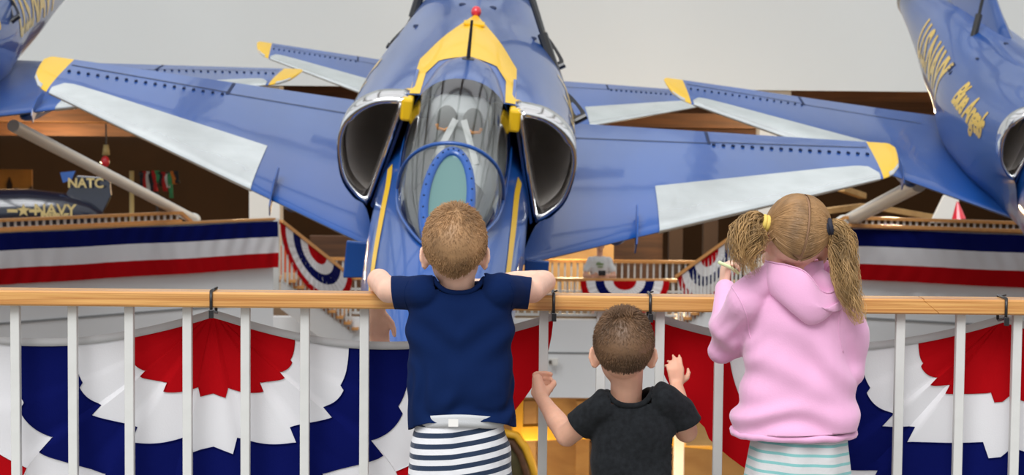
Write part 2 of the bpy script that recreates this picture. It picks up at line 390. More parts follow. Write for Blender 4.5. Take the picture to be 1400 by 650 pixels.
def make_jet():
    R = empty('jet_aircraft')
    # --- fuselage
    b = MB(); rr = surf_rings(BODY); b.loft(rr, cap0=False, cap1=False)
    nr = surf_rings(NOSE); b.loft(nr); nbm = MB(); nbm.loft(nr); nbvh = BVHTree.FromPolygons([Vector(v) for v in nbm.v], nbm.f)
    fus = b.build('fuselage', NAVYP, R, smooth=True)
    bvh = BVHTree.FromPolygons([Vector(v) for v in b.v], b.f)
    bb = MB(); bb.loft([[Vector((p.x*.80, -3.0, .7+(p.z-.7)*.80)) for p in rr[3]]], cap0=True, cap1=False)
    bb.build('bulkhead', GAP, R)
    nb = MB(); ring = [Vector((p.x, p.y, p.z)) for p in rr[-1]]; inn = [Vector((p.x*.8, p.y-.5, .7+(p.z-.7)*.8)) for p in ring]
    out2 = [Vector((p.x*.97, p.y+.25, .7+(p.z-.7)*.97)) for p in ring]
    nb.loft([ring, out2, [Vector((p.x*.92, p.y+.25, .7+(p.z-.7)*.92)) for p in ring], inn], cap0=False); nb.build('exhaust_nozzle', STEELP, R, smooth=True)
    # --- intakes : lip, duct, splitter
    for s in (-1, 1):
        D0 = catmull([(.395, 1.485), (.62, 1.455), (.80, 1.32), (.875, 1.1), (.835, .82), (.73, .665), (.618, .585)], 5)
        flat = [(lerp(.618, .395, k/8), lerp(.585, 1.485, k/8)) for k in range(1, 8)]
        Dp = D0+flat; cx, cz = .655, 1.07
        def ring_at(u, off, sh=(0, 0)):
            o = []
            n = len(Dp)
            for i in range(n):
                a = Vector(Dp[i-1]); c = Vector(Dp[(i+1) % n]); t = (c-a).normalized(); nn = Vector((t.y, -t.x))
                q = Vector(Dp[i]); 
                if (q-Vector((cx, cz))).dot(nn) < 0: nn = -nn
                k = off*(1.6 if q.y > 1.25 and i < len(D0) else 1.0) if off < 0 else off
                q = q+nn*k; o.append(Vector((s*(q.x+sh[0]), u+(q.y-1.0)*-.16, q.y+sh[1])))
            return o
        lip = MB(); lip.loft([ring_at(-4.34, -.012), ring_at(-4.385, .005), ring_at(-4.47, .008), ring_at(-4.56, .004), ring_at(-4.615, -.012), ring_at(-4.60, -.030), ring_at(-4.53, -.042), ring_at(-4.42, -.048)], cap0=False, cap1=False)
        par = lip.build('intake_lip', CHROME, R, smooth=True)
        du = MB(); 
        def scaled(u, k, sh=(0, 0)): return [Vector((s*(.66+(l-.66)*k+sh[0]), u+(w-1.0)*-.16, 1.03+(w-1.03)*k+sh[1])) for l, w in Dp]
        prev = [scaled(-4.47, .905), scaled(-4.3, .87, (-.01, -.015)), scaled(-3.95, .80, (-.03, -.05)), scaled(-3.6, .66, (-.06, -.10)), scaled(-3.35, .44, (-.08, -.13)), scaled(-3.25, .15, (-.09, -.14))]
        du.loft(prev, cap0=False, cap1=True); du.build('intake_duct', DUCT, par, smooth=True)
        # inner side wall of the intake, standing off the nose section
        sp = MB(); sp.loft([[Vector((s*(l-.012), u, w)) for l, w in ((.392, 1.49), (.615, .58), (.60, .56), (.37, 1.49))] for u in (-4.5, -3.9)]); sp.build('splitter_plate', NAVYP, par)
        yb = MB(); yb.box((s*.39, -4.55, 1.40), (.085, .30, .17)); yb.build('yellow_fairing', YEL, R, bevel=.02)
    # --- wings
    for s in (-1, 1):
        ys = [.3, .7, 1.1, 1.5, 1.9, 2.4, 2.9, 3.4, 3.7, 3.83]
        wb = MB(); wb.loft([wing_ring(y, s) for y in ys]); wing = wb.build('wing', NAVYP, R, smooth=False); sharp(wing.data, 40)
        tb = MB(); tb.loft([wing_ring(y, s) for y in (3.83, 3.87, 3.93, 3.99, 4.03, 4.06, 4.08, 4.092)]); tip = tb.build('wing_tip', YEL, wing); sharp(tip.data, 40)
        lb = MB(); lb.loft([wing_ring(y, s, .004)[8:17] for y in (3.90, 3.95, 4.0, 4.035)], closed=False); lb.build('tip_light', LIGHTG, tip, smooth=True)
        sl = MB(); P = []
        NY = 26
        for i in range(NY+1):
            y = lerp(1.69, 3.80, i/NY); qm = interp([(1.69, .335), (3.3, .335), (3.62, .32), (3.74, .26), (3.80, .10)], y)
            row = [wing_pt(y, q, 1, .008) for q in [qm*(k/9)**1.6 for k in range(9, -1, -1)]]+[wing_pt(y, q, -1, .008) for q in (.01, .03, .06, .09)]
            P.append([Vector((p.x*s, p.y, p.z)) for p in row])
        sl.grid(P); sl.build('slat', SLATM, wing, smooth=True)
        gp = MB()   # hinge gaps of flap and aileron
        for (ya, ua, yb_, ub) in ((.75, -.62, 2.27, -.40), (2.27, -.36, 3.80, -.10)):
            for k in range(10):
                y0, y1 = lerp(ya, yb_, k/10), lerp(ya, yb_, (k+1)/10); u0, u1 = lerp(ua, ub, k/10), lerp(ua, ub, (k+1)/10)
                def top(y, u): q = (u-wing_le(y))/(wing_te(y)-wing_le(y)); p = wing_pt(y, q, 1); return Vector((s*p.x, p.y, p.z+.005))
                gp.add([top(y0, u0), top(y1, u1), top(y1, u1+.022), top(y0, u0+.022)], [(0, 1, 2, 3)])
        for k in range(6):
            u0, u1 = lerp(-.42, .03, k/6), lerp(-.42, .03, (k+1)/6)
            gp.add([top(2.255, u0), top(2.285, u0), top(2.285, u1), top(2.255, u1)], [(0, 1, 2, 3)])
        gp.build('flap_gap', GAP, wing)
        vgm = MB(); vgm.box((0, 0, .008), (.02, .03, .02), Matrix.Rotation(.2, 3, 'Z')); vgm.box((0, 0, .001), (.026, .034, .004)); vme = vgm.mesh('vortex_generator')
        for k in range(17):
            y = lerp(2.31, 3.77, k/16); u = lerp(-.45, -.34, k/16); q = (u-wing_le(y))/(wing_te(y)-wing_le(y)); p = wing_pt(y, q, 1)
            o = obj('vortex_generator', vme, GAP, wing, (s*p.x, p.y, p.z)); o.rotation_euler = (0, 0, .3*s)
        fe = MB(); y = 1.49; le = wing_le(y)
        fe.prism([Vector((s*y, le+a, c+.026*y)) for a, c in ((-.10, -.02), (-.06, .05), (.12, .14), (.34, .17), (.42, .13), (.3, .05), (.05, -.05), (-.05, -.12))], (s*.012, 0, 0)); fe.build('wing_fence', NAVYP, wing)
        gf = MB(); gf.loft([[Vector((s*(1.34+r*math.cos(a)), u, -.06+r*.8*math.sin(a))) for a in [2*PI*k/16 for k in range(16)]] for u, r in ((-2.98, .01), (-2.95, .05), (-2.85, .09), (-2.6, .125), (-2.1, .15), (-1.4, .13), (-.6, .08), (-.2, .01))])
        gf.build('gear_fairing', NAVYP, wing, smooth=True)
        # hinged door plate hanging beside the lower nose
        dp = MB(); dp.prism([Vector((s*l, -4.42, w)) for l, w in ((.58, .25), (.765, .25), (.77, -.05), (.60, -.03))], (0, .05, -.01)); dp.build('gear_door', NAVYP, R, bevel=.01)
        # tailplane
        tp = MB(); tp.loft([[Vector((s*l, lerp(a, c, q), 1.55+sgn*th)) for q, sgn, th in ((0, 1, 0), (.2, 1, .04*k_), (.6, 1, .03*k_), (1, 1, .004), (.6, -1, .03*k_), (.2, -1, .04*k_))] for l, a, c, k_ in ((.08, 2.3, 3.95, 1), (1.2, 3.05, 3.98, .7), (1.72, 3.45, 3.98, .4))]); tp.build('tailplane', NAVYP, R, smooth=False)
    # --- fin
    fn = MB(); rows = []
    for w, a, c, t in ((1.25, -1.62, 3.5, .15), (1.42, -1.45, 3.55, .12), (1.6, -.7, 3.6, .085), (1.9, .35, 3.66, .085), (2.6, 1.35, 3.75, .07), (3.4, 2.35, 3.88, .05), (3.62, 2.7, 3.9, .03)):
        n = [(0, 0), (.03, .45), (.1, .75), (.25, 1), (.5, .85), (.8, .4), (1, .03)]
        rows.append([Vector((t*h, lerp(a, c, q), w)) for q, h in n]+[Vector((-t*h, lerp(a, c, q), w)) for q, h in n[-1:0:-1]])
    fn.loft(rows); fin = fn.build('fin', NAVYP, R); sharp(fin.data, 40)
    fbv = BVHTree.FromPolygons([Vector(v) for v in fn.v], fn.f)
    # --- canopy
    CB = [(-6.80, .02, 1.115, 1.13), (-6.62, .125, 1.105, 1.19), (-6.4, .215, 1.10, 1.275), (-6.1, .30, 1.09, 1.405), (-5.8, .345, 1.08, 1.53), (-5.3, .375, 1.09, 1.615), (-4.8, .385, 1.12, 1.65), (-4.5, .375, 1.17, 1.65), (-4.2, .335, 1.25, 1.625), (-3.95, .28, 1.35, 1.60), (-3.75, .2, 1.45, 1.575), (-3.58, .06, 1.5, 1.55)]
    cr = catmull(CB, 5)
    def crow(r, k=1.0, n=22): 
        u, bw, z0, z1 = r; o = []
        for i in range(n+1):
            t = PI*i/n; c = math.cos(t); s_ = math.sin(t)
            o.append(Vector((bw*k*math.copysign(abs(c)**.92, c), u, z0+(z1-z0)*k*abs(s_)**.80)))
        return o
    P = [crow(r) for r in cr]; ig = [i for i, r in enumerate(cr) if r[0] <= -4.58]; cut = ig[-1]
    # the blue rear frame runs forward along both sides as a narrow sill
    g = MB(); g.grid(P[:cut+1]); gl = g.build('canopy', GLASSC, R, smooth=True)
    f2 = MB(); f2.grid(P[cut:]); f2.build('canopy_rear_frame', NAVYP, R, smooth=True)
    for s in (-1, 1):
        sl = MB(); sl.tube([Vector((s*(r[1]+.004), r[0], r[2]+.012)) for r in cr if -6.7 < r[0] < -4.55], .011, 6); sl.build('canopy_sill', NAVYP, gl, smooth=True)
    ar = MB(); pts = []
    for i in range(25):
        t = PI*i/24; pts.append(Vector((.362*math.cos(t), -5.56-.26*math.sin(t), 1.07+.475*math.sin(t)**.8 if 0 < i < 24 else 1.07)))
    ar.tube(pts, .014, 8); ar.build('canopy_bow', NAVYP, gl, smooth=True)
    # flat front windscreen in a blue riveted oval frame
    oc = Vector((0, -6.37, 1.335)); du = Vector((0, -.36, -.185)); 
    ov = lambda k, t, h=0: oc+Vector((1, 0, 0))*(.118*k*math.cos(t))+du*((1+(k-1)*.35)*math.sin(t))+Vector((0, -.2, .39)).normalized()*h
    fr = MB(); n = 40
    fr.loft([[ov(1.0, 2*PI*k/n, .0) for k in range(n)], [ov(1.04, 2*PI*k/n, .025) for k in range(n)], [ov(1.48, 2*PI*k/n, .018) for k in range(n)], [ov(1.55, 2*PI*k/n, -.04) for k in range(n)]], cap0=False, cap1=False)
    wf = fr.build('windscreen_frame', NAVYP, R, smooth=True)
    rm = MB(); rm.ball((0, 0, 0), .007, 6, 4); rme = rm.mesh('rivet')
    for k in range(28): obj('rivet', rme, GAP, wf, ov(1.30, 2*PI*k/28, .022))
    wg = MB(); wg.add([ov(1.02, 2*PI*k/n, .002) for k in range(n)], [tuple(range(n))]); wg.build('windscreen_glass', WSGLASS, wf)
    # cockpit : seat with pads, harness, handles, coaming
    st = MB(); st.loft([[Vector((x*wd, u, z)) for x, z in ((-1, z0), (1, z0), (1, z1), (.7, z1+.05), (-.7, z1+.05), (-1, z1))] for u, wd, z0, z1 in ((-4.78, .20, 1.0, 1.40), (-4.62, .22, 1.0, 1.47), (-4.45, .20, 1.0, 1.45))]); seat = st.build('ejection_seat', GREYI, R, bevel=.02)
    for s in (-1, 1):
        pd = MB(); pd.ball((s*.095, -4.80, 1.40), (.075, .04, .10), 14, 10); pd.build('head_pad', PADM, seat, smooth=True)
        hs = MB(); hs.bar((s*.03, -4.86, 1.42), (s*.15, -5.05, 1.16), .045, .015, (0, -1, .3)); hs.build('harness_strap', STRAP, seat)
        hd = MB(); hd.tube([Vector((s*x, -4.87, z)) for x, z in ((.06, 1.36), (.10, 1.335), (.15, 1.345), (.16, 1.375))], .012, 6); hd.build('firing_handle', ORANGE, seat, smooth=True)
    cm = MB(); cm.loft([[Vector((x*wd, u, 1.04+h*(1-abs(x)**2.5))) for x in [k/6 for k in range(-6, 7)]] for u, wd, h in ((-6.5, .16, .08), (-6.1, .26, .20), (-5.7, .30, .26), (-5.6, .30, .22))], closed=False); cm.build('coaming', GREYI, R, smooth=True)
    dk = MB(); dk.grid([[Vector((x*wd, u, 1.135+z)) for x in (-1, 0, 1)] for u, wd, z in ((-6.6, .12, .0), (-6.2, .26, .0), (-5.6, .34, .0), (-4.9, .36, .03), (-4.3, .35, .10))]); dk.build('cockpit_deck', GREYI, R)
    # --- antenna, beacon, small vents
    an = MB(); an.tube([(0, -3.80, 1.57), (0, -3.78, 1.88)], [.016, .010], 6); ant = an.build('whip_antenna', BLACKM, R)
    ab = MB(); ab.ball((0, -3.80, 1.585), (.05, .06, .012), 12, 6); ab.build('antenna_base', BLACKM, ant)
    be = MB(); be.ball((0, -2.13, 1.54), (.045, .055, .05)); be.build('beacon', REDB, R, smooth=True)
    for s in (-1, 1):
        for (l, u, w) in ((.13, -1.55, 1.7), (.50, -1.75, 1.5)):
            h = bvh.ray_cast(Vector((s*l, u, 3)), Vector((0, 0, -1)))
            v = MB(); v.ball(h[0], (.035, .05, .012), 10, 6); v.build('vent', GAP, R)
    # --- painted markings that lie on the skin
    U = lambda x, y: Vector((x, y, 4))
    decal(bvh, poly_bm([(0, -2.12), (.375, -3.46), (.385, -4.58), (.31, -4.58), (.30, -4.0), (.22, -3.72), (0, -3.62), (-.22, -3.72), (-.30, -4.0), (-.31, -4.58), (-.385, -4.58), (-.375, -3.46)]), U, Vector((0, 0, -1)), 'yellow_spine_panel', YEL, R, .005)
    yp = MB(); yp.box((0, -2.55, 1.545), (.17, .10, .02)); yp.build('hatch_ridge', YEL, R, bevel=.005)
    for s in (-1, 1):
        path = [(-8.0, .60), (-7.5, .69), (-7.0, .78), (-6.4, .86), (-5.8, .90), (-5.2, .92), (-4.66, .93)]
        pf = [(x, y) for x, y in catmull(path, 6)]
        d = Vector((-s*1, 0, -.35)); 
        decal(nbvh, strip_bm(pf, .058), lambda x, y: Vector((s*.42, x, y))-d*3, d, 'yellow_stripe', YEL, R, .005, .1)
        # lettering on the flanks, read with the nose to the left or right as on each side
        d2 = Vector((-s, 0, -.15))
        decal(bvh, text_bm('U.S.NAVY', .72, 0, .028), lambda x, y: Vector((s*4, -.02+s*x*.86, .66+y+.6)), d2, 'navy_lettering', GOLDT, R, .006, .08)
        decal(bvh, text_bm('Blue Angels', .42, .35, .016, .9), lambda x, y: Vector((s*4, -3.05+s*x*.88, .84+y+.6)), d2, 'script_lettering', GOLDT, R, .006, .06)
        decal(bvh, poly_bm([(-1.42, .86), (-1.28, .86), (-1.28, .98), (-1.42, .98)]), lambda x, y: Vector((s*4, x, y+.6)), d2, 'flank_vent', GAP, R, .006, .04)
        d3 = Vector((-s, 0, 0))
        decal(fbv, text_bm('NAVY', .20, 0, .010), lambda x, y: Vector((s*4, 1.15+s*x, 1.72+y)), d3, 'fin_lettering', GOLDT, fin, .006, .2)
        decal(fbv, text_bm('150076', .13, 0, .006), lambda x, y: Vector((s*4, .85+s*x, 1.53+y)), d3, 'fin_number', GOLDT, fin, .006, .2)
    return R
jet = make_jet()
jet.matrix_world = cam_to_world(POSE['center'])
tag(jet, 'blue jet in the middle, nose down, canopy and both intakes facing the rail', 'jet aircraft', 'matching blue jets hung in formation')
for key, lab in (('right', 'blue jet at the right edge showing its lettered flank and chromed intake'), ('left', 'blue jet at the top left corner, only rear flank and one wing in the frame'), ('slot', 'blue jet farthest back whose body hides behind the middle jet, only wings showing')):
    c = copy_tree(jet); c.matrix_world = cam_to_world(POSE[key]); c['label'] = lab
    if key == 'right':   # doors closed on this one
        for ch in kids(c):
            if ch.name.startswith('gear_door'): bpy.data.objects.remove(ch)
# ------------------------------------------------------------------ near railing
FB = 1.07      # top of the near handrail
RY0, RY1 = 0.0, .075
def xr(px, py=415): return W(px, py, 4.775).x
rail = empty('guard_railing', (0, .0375, 0))
tag(rail, 'near guard railing with varnished oak handrail and white square balusters, where the children stand', 'railing')
def hz(a, b, joint_a, joint_b):
    "handrail length with scarfed ends, profile eased on the edges"
    m = MB(); e = .004; prof = [(RY0+e, FB-.036), (RY1-e, FB-.036), (RY1, FB-.036+e), (RY1, FB-e), (RY1-e, FB), (RY0+e, FB), (RY0, FB-e), (RY0, FB-.036+e)]
    ra = [Vector((a+(joint_a if z < FB-.018 else 0), y-.0375, z)) for y, z in prof]; rb = [Vector((b+(joint_b if z < FB-.018 else 0), y-.0375, z)) for y, z in prof]
    m.loft([ra, rb]); return m
xj = xr(1262)
hz(-2.6, xj, 0, .035).build('handrail', OAK, rail)
hz(xj+.0025, 2.4, .035, 0).build('handrail', OAK, rail)
bmx = MB(); bmx.box((0, 0, .55), (.0215, .0215, .97)); bme = bmx.mesh('baluster')
bpx = [16, 95, 173, 253, 333, 415, 497, 579, 661, 744, 823, 904, 986, 1072, 1154, 1235, 1318, 1396]
d0 = 80
bpx = [-224, -144, -64]+bpx+[1476, 1556, 1636]
for px in bpx:
    o = obj('baluster', bme, BALM, rail, (xr(px, 428), 0, 0)); bv = o.modifiers.new('b', 'BEVEL'); bv.width = .002; bv.segments = 2
lr = MB(); lr.box((-.1, 0, .075), (5, .05, .03)); lr.build('bottom_rail', BALM, rail, bevel=.003)
# balcony slab
fl = MB(); fl.box((0, -3.4, -.16), (9, 7.1, .32)); structure(fl.build('floor', FLOORM))
# ------------------------------------------------------------------ zip ties
for px, lab in ((289, 'black zip tie on the handrail above the pleat of the left bunting'), (757, 'black zip tie on the handrail by the right elbow of the boy in navy'), (889, 'black zip tie on the handrail just right of the toddler head'), (1375, 'black zip tie on the handrail at the far right end')):
    x = xr(px, 412); m = MB(); y0, y1, z0, z1 = RY0-.003-.0375, RY1+.003-.0375, FB-.040, FB+.003
    m.tube([(x, y0, z0), (x, y0, z1), (x, y1, z1), (x, y1, z0-.012), (x+.002, y1, z0-.016), (x, y0+.02, z0-.006)], .0036, 6, closed=True)
    z = empty('zip_tie', (0, .0375, 0)); m.build('band', BLACKM, z, smooth=True)
    h = MB(); h.box((x+.001, y0-.003, z0-.010), (.011, .008, .02)); h.build('locking_head', BLACKM, z, bevel=.001)
    tl = MB(); tl.tube([(x, y1-.03, z1+.001), (x+.004, y1-.035, z1+.003), (x+.009, y1-.04, z1+.005)], .002, 6); tl.build('tail', BLACKM, z)
    tag(z, lab, 'zip tie', 'zip ties holding the bunting')
# ------------------------------------------------------------------ near buntings : pleated fans of cloth with rings of colour
RINGS = [0, .24, .40, .58, .775, 1.0]; RCOL = [CRED, CWHT, CBLU, CWHT, CRED]
def fan(name, label, cx, L, R, drop, sag, cz, y0, pleats=8, hdr=True, group=None, nphi=96, seed=0):
    rnd = random.Random(seed)
    E = empty(name, (cx, y0, cz)); tag(E, label, 'bunting', group)
    ss = []
    for a, b in zip(RINGS, RINGS[1:]):
        n = 7
        ss += [a+(b-a)*k/n for k in range(n)]
    ss.append(1.0); ss[0] = .004
    ph = [PI*k/nphi for k in range(nphi+1)]   # 0 = right end of the header, pi = left end
    offs = [rnd.uniform(.75, 1.25) for _ in range(40)]
    def pt(s, p, dy=0):
        c, sn = math.cos(p), math.sin(p); LL = R if c > 0 else L
        d = abs(p-PI/2)/(PI/2)               # 0 straight down, 1 along the header
        hang = 1-d**3
        q = (1-d)*pleats*(1.0 if p < PI/2 else -1)
        q += .35*math.sin(q*2.1+seed)*max(0, .9-d); k = math.floor(abs(q)); fq = abs(q)-k
        soft = max(0, min(1, (.86-d)*3))*(1 if s < .6 else lerp(1, .45, (s-.6)/.4))
        step = (fq-.5)*.13*offs[int(k) % 40]*soft*(1 if s > .1 else s*10)
        se = s*(1-step)
        fold = (fq if fq < .82 else (1-fq)/.18*.82)
        yy = .030*s**.7*(fold-.4)*offs[int(k+7) % 40]*soft
        wob = .012*s*noise.noise(Vector((c*s*5+seed, sn*s*5, seed)))
        sg = sag*math.sin(PI*min(1, s))**.9*abs(c)**1.5
        zz = -drop*se*sn*(1.0-.06*math.sin(2*p)**2)-sg
        pw = lerp(.72, 2.5, max(0, (s-.55)/.45)**1.3)
        xx = LL*se*math.copysign(abs(c)**pw, c)
        return Vector((xx+wob*.4, yy+wob+dy, zz))
    for i, (a, b, m) in enumerate(zip(RINGS, RINGS[1:], RCOL)):
        sub = [s for s in ss if a-1e-6 <= s <= b+1e-6]
        if i == 0: sub[0] = .004
        g = MB(); g.grid([[pt(s, p) for p in ph] for s in sub])
        o = g.build(['red_center', 'inner_white_ring', 'navy_ring', 'outer_white_ring', 'red_border'][i], m, E, smooth=False, fixn=False); sharp(o.data, 40)
        if i < 4:   # stitched seam
            sm = MB(); sm.tube([pt(b, p, -.0022) for p in ph], .0012, 4); sm.build('seam', m if i != 1 else CBLU, o)
    if hdr:
        t = MB(); rows = []
        for k in range(61):
            s = 1-abs(k-30)/30; s_ = 1-s
            p0 = pt(max(s_, .004), 0 if k > 30 else PI); rows.append([p0+Vector((0, -.003, .007)), p0+Vector((0, -.0035, -.012))])
        t.grid(rows); t.build('header_tape', CTAPE, E, smooth=True, fixn=False, solid=.0015)
    return E
zp = lambda px, py: W(px, py, 4.86).z
xp = lambda px, py: W(px, py, 4.86).x
cx = xp(291, 426)
fan('fan_bunting', 'pleated red, white and navy fan bunting hung left, peak between the left balusters', cx, .83, xp(757, 428)-cx, .80, .075, zp(291, 427), .095, 4.4, group='pleated fan buntings on the near railing', seed=3)
cx2 = xp(1374, 434)
fan('fan_bunting', 'pleated fan bunting on the right behind the girl, its red border beside the toddler', cx2, cx2-xp(889, 430), .83, .80, .075, zp(1374, 434), .095, 4.4, group='pleated fan buntings on the near railing', seed=11)

# ------------------------------------------------------------------ the hall beyond
def slab(name, poly, d, m, **k): b = MB(); b.prism(poly, d); return b.build(name, m, **k)
up = Vector((0, 0, 1)); fw = Vector((0, 1, 0))
# white upper wall with its lower edge at the balcony soffit
zb = W(900, 122, 46).z
yb = 46-4.75
uw = MB(); uw.box((0, yb+.6, zb+8.5), (60, 1.2, 17)); structure(uw.build('wall_back_upper', WHITEW))
# white columns carrying it
for px, lab in ((362, 'white square column behind the left stair bunting, partly under the middle jet wing'), (1059, 'white square column at right under the high white wall, behind the jet wings')):
    p = W(px, 200, 46.2); m = MB(); m.box((p.x, p.y+.3, -2.9), (.70, .70, 2*(zb+2.9)-.02)); c = m.build('column', POSTW, bevel=.02); tag(c, lab, 'column', 'white columns under the high wall')
# hall floor far below, back and side walls of the dark galleries
m = MB(); m.box((0, 40, -7.3), (90, 84, .4)); structure(m.build('floor_hall', CARPET))
m = MB(); m.box((0, 78, 0), (90, .5, 14.6)); structure(m.build('wall_back', DKW))
for s, nm in ((-1, 'wall_left'), (1, 'wall_right')):
    m = MB(); m.box((s*32, 60, -1), (.5, 36.5, 12.3)); structure(m.build(nm, DKW))
# timber ceiling of the gallery behind the high wall, sloping down to the back
for nm, x0, x1, mt in (('ceiling_left', -32, -4, TANW), ('ceiling_right', -4, 32, TANW)):
    a = Vector((x0, yb+1.25, zb+.5)); b_ = Vector((x1, yb+1.25, zb+.5)); c = Vector((x1, 77.5, zb-1.9)); d = Vector((x0, 77.5, zb-1.9))
    structure(slab(nm, [a, b_, c, d], (0, 0, .25), mt))
lbm = [(-31, -2.2, 48), (-31, -2.2, 54), (-31, -2.2, 61), (-31, -2.2, 70)]
for k, y in enumerate((46.5, 52, 59.5, 69)):
    z = lerp(zb+.5, zb-1.9, (y-yb-1.25)/(77.5-yb-1.25))
    m = MB(); m.box((0, y, z-.24), (62, .45, .46)); structure(m.build('trim_%d' % (k+1), BRNW))

# unseen white roof girders, added above the jets to streak their reflections
for k in range(9):
    m = MB(); m.box((-20+5*k, 24, 13.5), (.5, 44, .9)); structure(m.build('trim_%d' % (k+5), WHITEW))
for k in range(6):
    m = MB(); m.box((0, 5+7*k, 14.3), (46, .6, .6)); structure(m.build('trim_%d' % (k+14), WHITEW))
# ------------------------------------------------------------------ white parapets, banners, slatted rails and stairs across the hall
def Wz(px, py, z):
    "point at height z on the sight line of a photo pixel"
    d = W(px, py, 1)-CAM; return CAM+d*((z-CAM.z)/d.z)
def balusters(root, A, B, h, n, size, mt, z0=0.0):
    m = MB(); m.box((0, 0, h/2), (size, size, h)); me = m.mesh('baluster')
    ang = math.atan2((B-A).y, (B-A).x)
    for k in range(n):
        o = obj('baluster', me, mt, root, A.lerp(B, (k+.5)/n)+Vector((0, 0, z0))); o.rotation_euler = (0, 0, ang)
def parapet(side, pa, pb, D, gap, rail_px, label_r, label_b, nsl, endpx):
    zt = W(pa[0], pa[1], D).z
    A = Wz(pa[0], pa[1], zt); B = Wz(pb[0], pb[1], zt); dr = (B-A).normalized(); n = Vector((-dr.y, dr.x, 0))
    if n.y > 0: n = -n
    # fascia with a reveal between panels
    f = MB(); a, b = A-n*.10, B-n*.10
    f.prism([a+up*.02, b+up*.02, b-up*5.6, a-up*5.6], -n*.22); structure(f.build('wall_parapet_'+side, FASC))
    sm = MB(); o1, o2 = a-up*1.30, b-up*1.30; sm.prism([o1, o2, o2-up*.035, o1-up*.035], n*.012); structure(sm.build('trim_seam_'+side, SEAM))
    # banner of three pleated stripes
    E = empty('striped_banner', A.lerp(B, .5)); tag(E, label_b, 'banner', 'long striped banners on the white parapets'); L = (B-A).length
    N = 150; o0 = A.lerp(B, .5)
    def q(t, z, k):
        w_ = .014*noise.noise(Vector((t*L*4.5, z*1.2, k)))+.006*math.sin(t*L*23+2*math.sin(z*6+t*L))
        return A.lerp(B, t)+n*(.0+w_*1.6+.03)+up*(z+.02*noise.noise(Vector((t*L*.6, k*.3, 5))))-o0
    hgt = .745
    for i, (nm, c, za, zc) in enumerate((('navy_stripe', CBLU, 0, -.335), ('white_stripe', CWHT, -.335, -.68), ('red_stripe', CRED, -.68, -1.0))):
        g = MB(); g.grid([[q(k/N, lerp(za, zc, j/6)*hgt, 0) for k in range(N+1)] for j in range(7)]); g.build(nm, c, E, smooth=True, fixn=False)
    # low slatted rail on the parapet
    R_ = empty('slatted_rail', A.lerp(B, .5)); tag(R_, label_r, 'railing')
    ra = Wz(rail_px[0][0], rail_px[0][1], zt+gap); s0 = A if side == 'left' else B; e0 = Wz(endpx[0], endpx[1], zt+.02)
    far = A if side == 'left' else B
    st, en = (far, e0)
    o = R_.location
    st2 = st-n*.1; en2 = Vector((en.x, en.y, zt))-n*.1
    for z, nm in ((gap, 'top_rail'), (.06, 'lower_rail')):
        b_ = MB(); b_.bar(st2+up*z-o, en2+up*z-o, .09, .045); b_.build(nm, OAKF, R_)
    en3 = en2+(en2-st2).normalized()*.24
    b_ = MB(); b_.bar(en2+up*gap-o, en3+up*.0-o, .09, .045); b_.build('end_brace', OAKF, R_)
    b_ = MB(); b_.bar(A-n*.1+up*.03-o, B-n*.1+up*.03-o, .12, .035); b_.build('ledge', OAKF, R_)
    balusters(R_, st2-o, en2-o, gap-.09, nsl, .03, BALM, .07)
    return A, B, zt, n
LA, LB, lz, ln = parapet('left', (-60, 322.5), (379, 302.5), 29.0, .185, ((0, 300),), 'low slatted white rail with honey oak top above the left striped banner', 'long navy, white and red banner along the white parapet at left', 33, (252, 306))
RA, RB, rz_, rn = parapet('right', (1163, 313), (1470, 324.7), 30.0, .17, ((1400, 310),), 'low slatted white rail with honey oak top above the right striped banner', 'long navy, white and red banner along the white parapet at right', 36, (1152, 312))
# landing between the stairs
DL = 36.5
zl = W(700, 380, DL).z; zf = W(700, 437, DL).z; yl = W(700, 400, DL).y; zb2 = W(700, 545, DL).z
x0, x1 = W(386, 400, DL).x, W(1030, 400, DL).x
m = MB(); m.box(((x0+x1)/2, yl+.1, (zf+zb2)/2), (x1-x0+6, .2, zf-zb2)); structure(m.build('wall_landing', FASC))
zs = W(700, 483, DL).z
m = MB(); m.box(((x0+x1)/2, yl-.004, zs), (x1-x0+1, .012, .035)); structure(m.build('trim_seam_landing', SEAM))
m = MB(); m.box(((x0+x1)/2, yl+2.6, zf-.12), (x1-x0+2, 5, .2)); structure(m.build('floor_landing', CARPET))
bk = empty('wall_bracket', W(756, 495, DL-.05)); g = MB(); g.box((0, 0, 0), (.17, .05, .13)); g.build('plate', POSTW, bk, bevel=.01); g = MB(); g.box((-.05, -.04, 0), (.05, .05, .06)); g.build('hook', STEELP, bk)
tag(bk, 'small white bracket fixed to the white landing wall above the toddler hand', 'bracket')
def landing_rail(name, label, xa, xb, y, ztop, zbot, n):
    o = Vector(((xa+xb)/2, y, zbot)); E = empty(name, o); tag(E, label, 'railing')
    b_ = MB(); b_.bar((xa-o.x, 0, ztop-zbot-.03), (xb-o.x, 0, ztop-zbot-.03), .1, .06); b_.build('handrail', OAKF, E)
    b_ = MB(); b_.bar((xa-o.x, 0, .08), (xb-o.x, 0, .08), .05, .04); b_.build('lower_rail', BALM, E)
    balusters(E, Vector((xa-o.x, 0, .1)), Vector((xb-o.x, 0, .1)), ztop-zbot-.14, n, .035, BALM)
    return E
landing_rail('landing_railing', 'white railing with oak top at the front of the far landing, small bunting on it', W(481, 380, DL).x, W(926, 380, DL).x, yl+.08, zl, zf, 46)
DB = 41.0
landing_rail('landing_railing', 'white railing with oak top behind the person in the white shirt', W(430, 356, DB).x, W(985, 356, DB).x, W(700, 360, DB).y, W(880, 356, DB).z, zf, 64)
